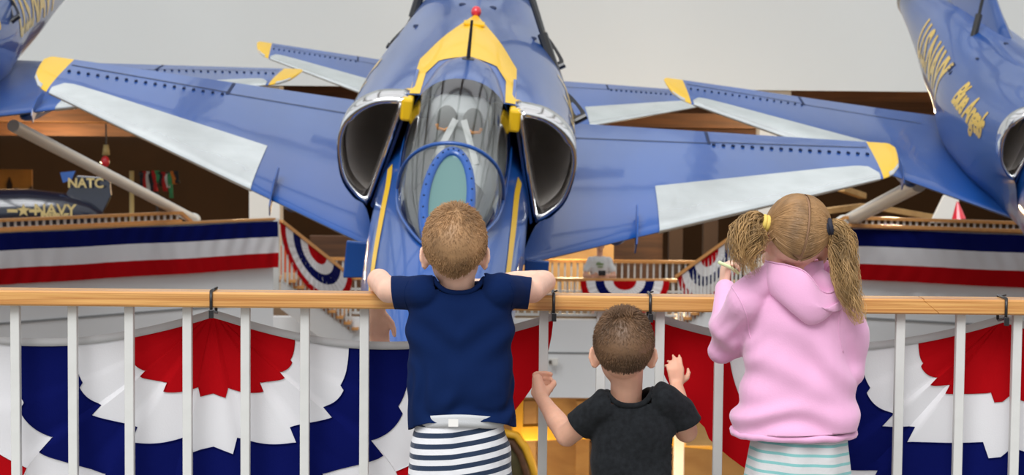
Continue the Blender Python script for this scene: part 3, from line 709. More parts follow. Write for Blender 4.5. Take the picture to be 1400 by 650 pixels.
# stairs falling from the parapets to the landing : stringer, handrail, balusters
def stair(sgn, top, bot, Dt, label):
    A = W(top[0], top[1], Dt); B = W(bot[0], bot[1], DL-.1); E = empty('staircase', B); tag(E, label, 'staircase', 'staircases beside the landing')
    o = B
    h = MB(); h.bar(A-o, B-o, .09, .06); h.build('handrail', OAKF, E)
    drop = Vector((0, 0, -.98))
    st = MB(); a, b = A+drop-o, B+drop-o; st.prism([a, b, b-up*.5, a-up*.5], (0, .12, 0)); st.build('stringer', FASC, E)
    n = 17; mm = MB(); mm.box((0, 0, .45), (.035, .035, .92)); me = mm.mesh('baluster')
    for k in range(n): obj('baluster', me, BALM, E, (A+drop-o).lerp(B+drop-o, (k+.5)/n))
    nw = MB(); nw.box(tuple(A-o-up*.60+Vector((sgn*.08, 0, 0))), (.10, .10, 1.3)); nw.build('newel_post', BALM, E)
    tr = 9; tm = MB(); tm.box((0, .75, 0), (.34, 1.4, .045)); tme = tm.mesh('tread')
    for k in range(tr): obj('tread', tme, OAKF, E, (A+drop-o).lerp(B+drop-o, (k+.5)/tr)+up*.02)
    return A, B
SLA, SLB = stair(-1, (384, 303), (482, 381), 34.4, 'staircase at left running down from the parapet end behind its small fan bunting')
SRA, SRB = stair(1, (1016, 314), (926, 379), 34.4, 'staircase at right running down to the landing behind its small fan bunting')
def small_fan(A, B, dn, label, seed):
    "fan bunting on a far rail: A, B header ends, dn the hang vector of the outer border"
    c = (A+B)/2; E = empty('small_fan_bunting', c); tag(E, label, 'bunting', 'small fan buntings on the far rails')
    a = (B-A)/2; rg = [0.01, .26, .46, .66, .86, 1.0]
    rnd = random.Random(seed); N = 60
    def q(s, k):
        p = PI*k/N; f = math.sin(k*1.9)*.009*s*math.sin(p)
        return a*(s*(1+f)*math.cos(p))+dn*(s*(1+f*1.5)*math.sin(p))+Vector((0, -.06+.05*math.sin(k*1.9)*s*math.sin(p), 0))
    for i, (nm, cc) in enumerate((('red_center', CRED), ('inner_white_ring', CWHT), ('navy_ring', CBLU), ('outer_white_ring', CWHT), ('red_border', CRED))):
        g = MB(); g.grid([[q(lerp(rg[i], rg[i+1], j/2), k) for k in range(N+1)] for j in range(3)]); g.build(nm, cc, E, smooth=True, fixn=False)
small_fan(SLA, SLB, W(430, 401, 35.2)-W(433, 342, 35.2), 'small red, white and navy fan bunting on the left stair rail, under the jet wing', 1)
small_fan(SRA, SRB, W(978, 405, 35.2)-W(970, 346, 35.2), 'small fan bunting on the right stair rail beside the girl hair', 2)
small_fan(W(793, 384, DL-.1), W(915, 384, DL-.1), W(855, 432, DL-.1)-W(855, 384, DL-.1), 'small fan bunting hanging from the middle landing rail above the toddler', 3)
# ------------------------------------------------------------------ lower level seen under the landing
DW = 40.0
m = MB(); p = W(700, 600, DW); m.box((p.x+.5, p.y, -5.2), (15, .2, 4.0)); structure(m.build('wall_lower', PLYW))
def pxbox(name, px0, py0, px1, py1, d, depth, mt, label, cat, group=None, bevel=.01):
    a = W(px0, py0, d); b = W(px1, py1, d); o = Vector(((a.x+b.x)/2, a.y, min(a.z, b.z))); h = abs(a.z-b.z)
    g = MB(); g.box((0, 0, h/2), (abs(b.x-a.x), depth, h)); x = g.build(name, mt, bevel=bevel, loc=o); tag(x, label, cat, group); return x
fr = empty('yellow_frame', W(765, 650, 38.6)); o = fr.location
def bars(lst, name, mt, par, o, d):
    for (a, b, wd) in lst:
        g = MB(); g.bar(W(*a, d)-o, W(*b, d)-o, wd, wd*1.2, up=(0, 1, 0)); g.build(name, mt, par, bevel=.01)
bars([((700, 592), (838, 588), .27), ((838, 596), (1010, 612), .16)], 'crossbar', YRAIL, fr, o, 38.6)
bars([((708, 545), (706, 700), .20)], 'post', YRAIL, fr, o, 38.55)
tag(fr, 'yellow safety frame on the lower level behind the toddler', 'frame')
pxbox('dark_post', 806, 604, 828, 720, 38.9, .2, DKW, 'dark upright post behind the toddler left elbow on the lower level', 'post')
pxbox('white_post', 922, 590, 934, 720, 38.3, .16, POSTW, 'white upright post on the lower level right of the toddler', 'post')
pxbox('timber_crate', 936, 570, 1004, 606, 37.4, .8, PLYW, 'pale timber crate on the lower level right of the toddler arm', 'crate')
for a, b in ((716, 732), (788, 806)):
    pxbox('wall_batten', a, 548, b, 720, 39.6, .1, PLYW, 'pale upright timber batten on the tan lower wall', 'batten', 'battens on the lower wall')
# olive cart with a yellow hoop, partly behind the striped shorts
ct = empty('equipment_cart', W(705, 660, 37.5)); o = ct.location
g = MB(); g.ball(W(700, 640, 37.5)-o, (.36, .4, .62), 16, 12); g.build('olive_cover', mat('olive canvas', srgb(74, 66, 34), .8, var=(3, .4)), ct, smooth=True)
g = MB(); g.tube([W(x, y, 37.2)-o for x, y in ((688, 592), (706, 596), (718, 612), (727, 634), (736, 668))], .075, 8); g.build('yellow_hoop', YRAIL, ct, smooth=True)
g = MB(); g.tube([W(x, y, 37.1)-o for x, y in ((686, 604), (700, 606), (711, 622), (719, 645), (724, 668))], .06, 8); g.build('brown_strap', BRNW, ct, smooth=True)
tag(ct, 'olive covered cart with a yellow hoop beside the striped shorts', 'cart')
# ------------------------------------------------------------------ white tubes bracing the outer jets from the parapets
def brace(a, b, r, label):
    E = empty('support_strut', b); m = MB(); m.tube([a-b, Vector((0, 0, 0))], r, 16); m.build('tube', POSTW, E, smooth=True); sharp(kids(E)[0].data, 40)
    f = MB(); d = (a-b).normalized(); f.tube([Vector((0, 0, 0))-d*.02, d*.10], r*1.25, 16); f.build('foot_collar', POSTW, E)
    tag(E, label, 'strut', 'white diagonal tubes bracing the outer jets')
brace(W(18, 172, 25.2), W(266, 300.5, 33.2), .078, 'white diagonal tube from under the left jet wing down to the left parapet')
brace(W(1256, 252, 25.6), W(1152, 306, 30.9), .100, 'white diagonal tube from under the right jet wing down to the right parapet')
# ------------------------------------------------------------------ hanging tackle of the jets
def tackle(att, top, sky, d, w, label, d2=None):
    A = W(*att, d); T = W(*top, d2 or d); K = W(*sky, (d2 or d)); E = empty('hanging_tackle', A)
    t = (T-A); n = t.cross(FX).normalized(); L = t.length; t = t.normalized()
    P = lambda s, k: t*(L*s)+n*(w*k)
    out = [(-.04, -.55), (.10, -.95), (.35, -.9), (.62, -.75), (.85, -.5), (1.0, -.35), (1.0, .35), (.85, .3), (.62, .2), (.35, .55), (.10, .75), (-.04, .5)]
    hole = [(.12, -.40), (.20, -.52), (.40, -.50), (.52, -.38), (.50, -.12), (.38, .05), (.20, .22), (.12, .12)]
    # plate with a slot : two outlines bridged, front and back
    def ringof(lst, n_, off):
        pts = [P(s, k) for s, k in lst]; N = len(pts); tot = []
        seg = [(pts[(i+1) % N]-pts[i]).length for i in range(N)]; Lt = sum(seg)
        for q in range(n_):
            x = Lt*q/n_; i = 0
            while x > seg[i]: x -= seg[i]; i += 1
            tot.append(pts[i].lerp(pts[(i+1) % N], x/seg[i])+FX*off)
        return tot
    g = MB(); n_ = 32; a, b = ringof(out, n_, -.02), ringof(out, n_, .02)
    def align(r): 
        h = ringof(hole, n_, r); c = sum(h, Vector())/n_; return h
    h0, h1 = align(-.02), align(.02)
    g.loft([a, b, h1, h0, a], cap0=False, cap1=False); g.build('shackle_plate', BLACKM, E)
    g = MB(); g.tube([P(0.0, -.8)-FX*.03, P(0.0, .8)-FX*.03], w*.42, 8); g.build('pin', BLACKM, E)
    g = MB(); g.tube([T-A-t*.06, T-A+(K-T).normalized()*.5], .045, 8); g.build('rod_end', BLACKM, E)
    g = MB(); g.tube([T-A, K-A], .022, 6); g.build('cable', BLACKM, E)
    tag(E, label, 'hanging tackle', 'black cables and plates that hold the jets')
tackle((537, 66), (568, 19), (590, -60), 18.7, .070, 'black slotted plate on a cable at the left shoulder of the middle jet', 19.1)
tackle((764, 92), (737, 40), (714, -40), 18.8, .072, 'slotted plate on a cable at the right shoulder of the middle jet, upper of two', 19.2)
tackle((793, 163), (766, 122), (720, -20), 16.9, .070, 'slotted plate on a cable above the right intake of the middle jet, lower of two', 17.6)
tackle((1304, 104), (1327, 72), (1352, -40), 25.6, .085, 'black slotted plate on a cable at the flank of the right jet', 26.2)
tackle((22, 26), (8, -8), (-14, -80), 24.6, .075, 'black plate on a cable at the flank of the left jet', 25.2)
# ------------------------------------------------------------------ the dim gallery : trainer aircraft, mural, flags, hanging lamp, added fill lights
DN = 47.0
tp = empty('museum_trainer_plane', W(70, 300, DN)); o = tp.location
TRB = mat('dark navy trainer paint', (.010, .014, .03), .25, coat=.8)
CREAM = mat('cream stencil paint', srgb(196, 176, 118), .6)
g = MB(); 
cy = [W(x, y, DN)-o for x, y in ((-80, 296), (-30, 293), (40, 291), (90, 291), (125, 294), (142, 297))]; rr_ = [.5, .56, .55, .45, .28, .1]
g.loft([[c+Vector((0, math.cos(2*PI*k/20)*r, math.sin(2*PI*k/20)*r)) for k in range(20)] for c, r in zip(cy, rr_)]); g.build('fuselage', TRB, tp, smooth=True)
g = MB(); g.prism([W(x, y, DN)-o for x, y in ((78, 286), (92, 262), (105, 240), (150, 243), (152, 268), (140, 292))], (0, .12, 0)); fnn = g.build('tail_fin', TRB, tp, bevel=.02)
g = MB(); g.prism([W(x, y, DN-.02)-o for x, y in ((82, 236), (103, 234), (98, 246), (86, 250))], (0, .08, 0)); g.build('blue_fin_cap', NAVYP, tp)
def flat_text(txt, px, py, d, size, name, mt, par, o, shear=0):
    b_ = text_bm(txt, size, shear, .008); me = bpy.data.meshes.new(name); bmesh.ops.rotate(b_, verts=b_.verts, matrix=Matrix.Rotation(PI/2, 3, 'X')); b_.to_mesh(me); b_.free()
    return obj(name, me, mt, par, W(px, py, d)-o)
flat_text('NATC', 117, 251, DN-.16, .30, 'tail_lettering', CREAM, fnn, o)
flat_text('NAVY', 75, 288, DN-.72, .36, 'side_lettering', CREAM, tp, o)
flat_text('RESERVE', 75, 296, DN-.72, .17, 'side_lettering', CREAM, tp, o)
sp_ = []
for k in range(10):
    r = .155 if k % 2 == 0 else .065; a = PI/2+PI*k/5; sp_.append(W(32, 288, DN-.72)-o+Vector((r*math.cos(a), 0, r*math.sin(a))))
g = MB(); g.prism(sp_, (0, .02, 0)); g.build('star_insignia', CREAM, tp)
for x0_, x1_ in ((10, 24), (40, 54)):
    g = MB(); a = W(x0_, 286, DN-.70)-o; b = W(x1_, 291, DN-.70)-o; g.box((a+b)/2, (abs(b.x-a.x), .02, .07)); g.build('insignia_bar', CREAM, tp)
tag(tp, 'dark navy museum aircraft with star and lettering in the dim gallery at far left', 'aircraft')
mu = empty('wall_mural', W(20, 300, 56)); o = mu.location
g = MB(); a, b = W(-60, 231, 56)-o, W(44, 275, 56)-o; g.box((a+b)/2, (abs(b.x-a.x), .1, abs(a.z-b.z))); g.build('panel', mat('ochre mural ground', srgb(176, 120, 46), .8, var=(1, .3)), mu)
g = MB(); g.prism([W(x, y, 55.9)-o for x, y in ((9, 275), (9, 252), (12.5, 242), (16, 252), (16, 275))], (0, .05, 0)); g.build('painted_steeple', DKW, mu)
g = MB(); g.prism([W(x, y, 55.88)-o for x, y in ((-60, 276), (-60, 262), (-30, 258), (0, 262), (20, 257), (36, 260), (44, 254), (44, 276))], (0, .05, 0)); g.build('painted_trees', BRNW, mu)
tag(mu, 'ochre mural with a dark steeple on the gallery wall at far left', 'mural')
fg = empty('flag_rack', W(215, 285, 50)); o = fg.location
g = MB(); g.bar(W(190, 238, 50)-o, W(240, 236, 50)-o, .05); g.build('crossbar', BLACKM, fg)
g = MB(); g.bar(W(215, 236, 50)-o, W(215, 300, 50)-o, .05); g.build('stand', BLACKM, fg)
FC = [mat('flag red', (.5, .02, .02), .8), mat('flag white', (.7, .7, .68), .8), mat('flag green', (.05, .3, .12), .8), mat('flag black', (.02, .02, .025), .8), mat('flag orange', (.65, .2, .03), .8)]
rnd = random.Random(5)
for k in range(12):
    x = 190+k*4.3; y = 238-rnd.uniform(0, 5); ln_ = rnd.uniform(14, 36); mt = FC[[3, 0, 1, 3, 0, 2, 3, 0, 1, 2, 4, 3][k]]
    g = MB(); a = W(x, y, 50-.03*k)-o; b_ = W(x+3, y+ln_, 50-.03*k)-o
    g.grid([[a.lerp(b_, j/5)+Vector((i*.035, .05*math.sin(j*1.3+i+k), 0)) for i in range(4)] for j in range(6)]); g.build('flag', mt, fg, smooth=True, fixn=False, solid=.01)
tag(fg, 'rack of red, white, black and green flags in the dim left gallery', 'flag rack')
hl = empty('hanging_lamp', W(144, 232, 48)); o = hl.location
g = MB(); g.tube([W(145, 170, 48)-o, W(145, 200, 48)-o], .02, 6); g.build('cord', BLACKM, hl)
g = MB(); g.tube([W(145, 198, 48)-o, W(145, 212, 48)-o], [.06, .09], 10); g.build('yellow_socket', CREAM, hl, smooth=True)
g = MB(); g.ball(W(144, 221, 48)-o, (.10, .10, .14)); g.build('red_globe', REDB, hl, smooth=True)
tag(hl, 'hanging lamp with yellow socket and red globe in the left gallery', 'lamp')
pl = MB(); a = W(180, 234, 49); b = W(180, 282, 49); pl.tube([a-b, Vector((0, 0, -4))], .055, 10); x = pl.build('marker_post', CREAM, smooth=True, loc=b); tag(x, 'slim pale yellow post left of the flag rack', 'post')
# right gallery : pale tail, red cone, timber beams
tl = MB(); o = W(1300, 300, 40); tl.prism([W(x, y, 40)-o for x, y in ((1272, 305), (1290, 268), (1300, 262), (1312, 262), (1310, 305))], (0, .1, 0)); x = tl.build('pale_tail_fin', POSTW, bevel=.02, loc=o); tag(x, 'pale aircraft tail fin in the gallery under the right jet wing', 'tail fin')
cn = MB(); o = W(1311, 300, 39); cn.tube([Vector((0, 0, 0)), W(1309, 276, 39)-o], [.14, .02], 12); x = cn.build('red_cone', REDB, loc=o); tag(x, 'small red cone beside the pale tail fin at right', 'cone')
for (a, b) in (((1150, 258), (1180, 268)), ((1205, 285), (1290, 300)), ((1120, 290), (1180, 282))):
    A = W(*a, 42); B = W(*b, 43); g = MB(); g.bar(A-B, Vector((0, 0, 0)), .16, .12); x = g.build('timber_beam', PLYW, loc=B, bevel=.01); tag(x, 'timber beam lying in the right gallery under the jet wings', 'beam', 'timber beams in the right gallery')
# partitions at the back of the landing
pxbox('tan_partition', 640, 318, 838, 440, 43.5, .2, PLYW, 'lit tan partition behind the landing under the right wing root', 'partition')
pxbox('brown_partition', 838, 300, 905, 440, 45, .2, BRNW, 'brown timber partition behind the landing railing', 'partition')
for k, (a, b) in enumerate(((915, 932), (962, 980))):
    pxbox('dark_pillar', a, 262, b, 440, 44, .4, DKW, ['dark pillar behind the landing, left of the two by the right stair', 'dark pillar behind the landing, right of the two by the right stair'][k], 'pillar')
pxbox('orange_counter', 386, 335, 424, 395, 38.5, .5, mat('orange red laminate', srgb(206, 84, 40), .5), 'orange red counter behind the left stair bunting', 'counter')
pxbox('brown_partition', 424, 322, 500, 440, 43, .2, BRNW, 'brown timber partition under the left wing root of the middle jet', 'partition')
# warm point lights added to brighten galleries, landing and lower level; no fittings
def lamp(px, py, d, e, r=.3, col=(1, .72, .42)):
    l = bpy.data.lights.new('fill_light', 'POINT'); l.energy = e; l.color = col; l.shadow_soft_size = r
    o = bpy.data.objects.new('fill_light', l); COL.objects.link(o); o.location = W(px, py, d)
for px_, py_, d_, e_ in ((20, 225, 62, 900), (120, 228, 66, 800), (220, 235, 66, 450), (60, 235, 72, 900), (330, 240, 52, 120), (1120, 175, 60, 1300), (1220, 180, 62, 1300), (1180, 215, 70, 900), (1300, 280, 50, 200), (930, 300, 42, 150), (780, 330, 41, 130), (1040, 260, 47, 200), (860, 640, 38.0, 60), (720, 640, 38.2, 60), (960, 640, 37.2, 40)): lamp(px_, py_, d_, e_)
# ------------------------------------------------------------------ people
def capsule(mb, a, ra, b, rb, n=14):
    a = Vector(a); b = Vector(b); d = b-a; L = d.length
    if L < 1e-6: mb.ball(a, ra); return
    t = d/L; pts = []; rad = []
    for k in range(5): 
        x = -PI/2+PI/2*k/4.0; pts.append(a+t*(ra*math.sin(x)*.999)); rad.append(max(ra*math.cos(x), ra*.02))
    for k in range(1, 6):
        x = PI/2*k/5.0; pts.append(b+t*(rb*math.sin(x)*.999)); rad.append(max(rb*math.cos(x), rb*.02))
    mb.tube(pts, rad, n)
def chain(mb, pts, n=14):
    "pts: (point, radius) list -> tapered limb"
    for (a, ra), (b, rb) in zip(pts, pts[1:]): capsule(mb, a, ra, b, rb, n)
def trunk(mb, secs, n=28, p=2.3):
    "closed solid through horizontal sections (cx, cy, z, rx, ry)"
    rows = catmull(secs, 4); rings = []
    for cx, cy, z, rx, ry in rows:
        rings.append([Vector((cx+rx*math.copysign(abs(math.cos(2*PI*k/n))**(2/p), math.cos(2*PI*k/n)), cy+ry*math.copysign(abs(math.sin(2*PI*k/n))**(2/p), math.sin(2*PI*k/n)), z)) for k in range(n)])
    mb.loft(rings)
def ellipsoid(mb, c, r, rot=None, n=20, m=14):
    t = MB(); t.ball((0, 0, 0), r, n, m); R_ = rot or Matrix.Identity(3); c = Vector(c)
    mb.add([R_ @ Vector(v)+c for v in t.v], t.f)
def fuse(mb, voxel=.005, smooth=6, cuts=(), fold=None, factor=.5):
    "one continuous skin over overlapping solids; cuts = (point, normal) planes whose far side is removed"
    o = mb.build('tmp', None); r = o.modifiers.new('r', 'REMESH'); r.mode = 'VOXEL'; r.voxel_size = voxel; r.use_smooth_shade = True
    if smooth: s_ = o.modifiers.new('s', 'SMOOTH'); s_.iterations = smooth; s_.factor = factor
    me = evaluated(o); bpy.data.objects.remove(o)
    if fold or cuts:
        bm = bmesh.new(); bm.from_mesh(me); bm.normal_update()
        if fold:
            nv = [(v, fold(v.co, v.normal)) for v in bm.verts]
            for v, k in nv: v.co += v.normal*k
        for p, nrm, *rg in cuts:
            ok = rg[0] if rg else (lambda c: True)
            vs = [v for v in bm.verts if ok(v.co)]; S_ = set(vs)
            g = vs+[e for e in bm.edges if e.verts[0] in S_ and e.verts[1] in S_]+[f for f in bm.faces if all(v in S_ for v in f.verts)]
            bmesh.ops.bisect_plane(bm, geom=g, plane_co=p, plane_no=nrm, clear_outer=True)
        bm.to_mesh(me); bm.free()
    me.polygons.foreach_set('use_smooth', [True]*len(me.polygons)); return me
def hand(mb, wrist, fdir, palm, side, size=.125, curl=(.3, .5, .4), spread=.10, thumb_open=.7, fingers=4, curls=None):
    """wrist point, finger direction, palm normal (the way the palm faces); side=+1 puts the thumb on fdir x palm; size = hand length"""
    f = Vector(fdir).normalized(); pn = Vector(palm); pn = (pn-f*pn.dot(f)).normalized(); a = f.cross(pn)*side; w = Vector(wrist); s = size
    def q(l, acr, dn=0): return w+f*(l*s)+a*(acr*s)+pn*(dn*s)
    for acr0, acr1, r0, r1 in ((.12, .19, .115, .095), (.0, .06, .115, .095), (-.10, -.06, .105, .09), (-.15, -.17, .085, .08)): capsule(mb, q(.06, acr0*.7), r0*s, q(.46, acr1), r1*s, 10)
    lens = (.42, .48, .44, .34); base = (.19, .065, -.06, -.175); rad = (.066, .068, .064, .056)
    for i in range(fingers):
        p = q(.47, base[i], -.01); d = (f+a*(spread*(1.5-i)*.6)).normalized(); cv = curls[i] if curls else curl
        ang = 0; pts = [(p, rad[i]*s*1.08)]
        for j, (frac, cc) in enumerate(zip((.45, .30, .25), cv)):
            ang += cc; dd = (d*math.cos(ang)+pn*math.sin(ang)); p = p+dd*(lens[i]*s*frac); pts.append((p, rad[i]*s*(1-.09*(j+1))))
        chain(mb, pts, 10)
    p0 = q(.12, .15, .04); p1 = p0+(f*.55+a*thumb_open+pn*.25).normalized()*(.24*s); p2 = p1+(f*.8+a*thumb_open*.45+pn*.3).normalized()*(.17*s); p3 = p2+(f*.9+a*.1*thumb_open+pn*.45).normalized()*(.13*s)
    chain(mb, [(p0, .10*s), (p1, .082*s), (p2, .070*s), (p3, .055*s)], 10)
def head(mb, c, rx, ry, rz, turn=0.0, tilt=0.0, nod=0.0, ear=.030, earout=.0):
    "c centre of the skull; faces +y; local frame turned about z, tilted about y, nodded about x"
    R_ = Matrix.Rotation(turn, 3, 'Z') @ Matrix.Rotation(tilt, 3, 'Y') @ Matrix.Rotation(nod, 3, 'X'); c = Vector(c)
    L = lambda x, y, z: c+R_ @ Vector((x, y, z))
    ellipsoid(mb, L(0, -.02*ry/.09, .10*rz), (rx, ry*.98, rz*.90), R_)
    ellipsoid(mb, L(0, ry*.30, -.35*rz), (rx*.84, ry*.66, rz*.70), R_)
    ellipsoid(mb, L(0, ry*.62, -.72*rz), (rx*.42, ry*.32, rz*.30), R_)          # chin
    capsule(mb, L(0, ry*.96, -.05*rz), .008, L(0, ry*1.08, -.28*rz), .0115)      # nose
    for s in (-1, 1):
        ellipsoid(mb, L(s*rx*.50, ry*.74, -.45*rz), (rx*.30, ry*.22, rz*.22), R_)   # cheeks
        er = R_ @ Matrix.Rotation(s*(.45+earout), 3, 'Z') @ Matrix.Rotation(s*.10, 3, 'Y')
        ec = L(s*(rx*.985+ear*.22), ry*.02, -.26*rz); tb = MB()
        n = 14      # ear shell : a rim ring with a dished middle
        rim = [ec+er @ Vector((0, ear*.58*math.cos(2*PI*k/n)*(1 if math.sin(2*PI*k/n) > 0 else .78), ear*1.0*math.sin(2*PI*k/n))) for k in range(n)]
        mb.tube(rim, ear*.17, 8, closed=True); ellipsoid(mb, ec+er @ Vector((-s*.002, 0, 0)), (ear*.12, ear*.5, ear*.9), er, 12, 8)
        capsule(mb, L(s*rx*.80, 0, -.30*rz), ear*.5, ec, ear*.22)
    return L, R_
def face(E, L, rx, ry, rz, hair_m):
    for s in (-1, 1):
        g = MB(); g.ball((0, 0, 0), .0085, 12, 10); e = g.build('eye', EYEW, E, smooth=True, loc=L(s*rx*.42, ry*.93, -.06*rz))
        g = MB(); g.ball((0, 0, 0), .0045, 10, 8); g.build('iris', DARK, e, smooth=True, loc=Vector((0, .006, 0)))
        g = MB(); g.tube([L(s*rx*(.25+.12*k), ry*(1.0-.03*k), .10*rz+.004*math.sin(k*.8)) for k in range(4)], .0022, 5); g.build('eyebrow', hair_m, E, smooth=True)
    g = MB(); g.tube([L(rx*x, ry*(.985-.1*x*x), -.50*rz+.004*x*x) for x in (-.3, -.15, 0, .15, .3)], [.001, .0035, .0042, .0035, .001], 6); g.build('mouth', LIPS, E, smooth=True)
def hairs(name, strands, m, par, wd, n=3):
    "strands: lists of points; each a thin tapered three sided lock"
    vs = []; fs = []
    for st in strands:
        N = len(st); b = len(vs); t0 = (st[-1]-st[0]); x = t0.orthogonal().normalized(); rot = random.random()*6.28
        x = Matrix.Rotation(rot, 3, t0.normalized() if t0.length > 1e-6 else Vector((0, 0, 1))) @ x; y = t0.normalized().cross(x)
        for i, p in enumerate(st):
            r = wd*(1-.75*(i/(N-1))**2)
            for k in range(3): 
                a = 2*PI*k/3; vs.append(p+x*(r*math.cos(a))+y*(r*math.sin(a)))
        for i in range(N-1):
            for k in range(3): fs.append((b+i*3+k, b+i*3+(k+1) % 3, b+(i+1)*3+(k+1) % 3, b+(i+1)*3+k))
    me = bpy.data.meshes.new(name); me.from_pydata([tuple(v) for v in vs], [], fs); me.polygons.foreach_set('use_smooth', [True]*len(fs)); me.update()
    o = obj(name, me, m, par); tag(o, kind=None); return o
def crop_hair(E, L, R_, rx, ry, rz, m, count, ln, line, whorl=(.05, -.55), seed=1, cowlick=0, wd=.0009, hairline=.0):
    "short cropped hair over the skull ellipsoid; line(az) = lowest local z/rz at azimuth (0 = back)"
    rnd = random.Random(seed); sk = MB(); rows = []; NA = 48
    def skin(az, el): 
        ce = math.cos(el); return Vector((rx*ce*math.sin(az), -ry*.98*ce*math.cos(az)-.02*ry/.09, .10*rz+rz*.90*math.sin(el)))
    def elmin(az): return math.asin(max(-.98, min(.98, (line(az)-.10)/.90)))
    for i in range(NA):
        az = -PI+2*PI*i/NA; e0 = elmin(az); rows.append([L(*(skin(az, lerp(e0, PI/2, j/14))*1.0+skin(az, lerp(e0, PI/2, j/14)).normalized()*(.0015+.006*min(1, j/4)))) for j in range(15)])
    rows.append(rows[0]); sk.grid(rows); cap = sk.build('hair', m, E, smooth=True, fixn=True)
    st = []
    wp = Vector((whorl[0]*rx, -ry*.6, rz*.8))
    for _ in range(count):
        az = rnd.uniform(-PI, PI); e0 = elmin(az); u = rnd.random(); el = math.asin(lerp(math.sin(e0)-.03, 1, u)) if True else 0
        p = skin(az, el); n_ = Vector((p.x/rx**2, p.y/ry**2, p.z/rz**2)).normalized()
        fl = (p-wp); fl = (fl-n_*fl.dot(n_)); fl = fl.normalized() if fl.length > 1e-5 else Vector((0, 0, -1))
        fl = (fl+Vector((0, 0, -.5))-n_*Vector((0, 0, -.5)).dot(n_)+Vector((rnd.uniform(-1, 1), rnd.uniform(-1, 1), rnd.uniform(-1, 1)))*.45)
        top = max(0, math.sin(el)); l = ln*(.45+.75*top)*rnd.uniform(.7, 1.25)
        d1 = (n_*(.45+.35*top)+fl*.75).normalized(); d2 = (n_*.1+fl).normalized()
        b = p+n_*(.001+.004*min(1, max(0, (el-e0)*3)))
        st.append([L(*b), L(*(b+d1*l*.5)), L(*(b+d1*l*.5+d2*l*.5))])
    for _ in range(cowlick):
        p = wp*1.04+Vector((rnd.uniform(-.022, .022), rnd.uniform(-.02, .02), rnd.uniform(0, .006)))
        d = Vector((rnd.uniform(-.9, .9), rnd.uniform(-.5, .2), 1)).normalized(); l = rnd.uniform(.014, .028)
        st.append([L(*p), L(*(p+d*l*.6)), L(*(p+d*l*.8+Vector((rnd.uniform(-.4, .4), .2, .1)).normalized()*l*.4))])
    hairs('hair_strands', st, m, cap, wd)
    return cap
def jersey_folds(seed, amp=.004, sc=9, diag=0.0):
    def f(co, n):
        a = noise.noise(Vector((co.x*sc*.7+seed, co.y*sc*.5, co.z*sc*1.6+co.x*diag*sc)))
        b = noise.noise(Vector((co.x*sc*2.2, co.y*sc, co.z*sc*2.6+seed)))
        return amp*(a*1.2+.45*b)
    return f
def neck_loop(me, cx, cy, zmin, n=40):
    "smoothed loop along the open edge of a neckline"
    bm = bmesh.new(); bm.from_mesh(me); bins = {}
    for v in bm.verts:
        if v.co.z > zmin and abs(v.co.x-cx) < .09 and v.is_boundary:
            k = int((math.atan2(v.co.y-cy, v.co.x-cx)+PI)/(2*PI)*n) % n; bins.setdefault(k, []).append(v.co.copy())
    bm.free(); ks = sorted(bins); P_ = [sum(bins[k], Vector())/len(bins[k]) for k in ks]
    for _ in range(4): P_ = [(P_[i-1]+P_[i]*2+P_[(i+1) % len(P_)])/4 for i in range(len(P_))]
    return P_

def cloth_seam(me, path, m, par, name='seam', r=.0011):
    "stitched seam laid on the back of a garment along local points"
    bm = bmesh.new(); bm.from_mesh(me); bv = BVHTree.FromBMesh(bm); bm.free(); P_ = []
    for p in catmull([tuple(q) for q in path], 6):
        h = bv.ray_cast(Vector((p[0], p[1]-.5, p[2])), Vector((0, 1, 0)))
        if h[0] is not None: P_.append(h[0])
    if len(P_) > 3:
        g = MB(); g.tube(P_, r, 6); g.build(name, m, par, smooth=True)
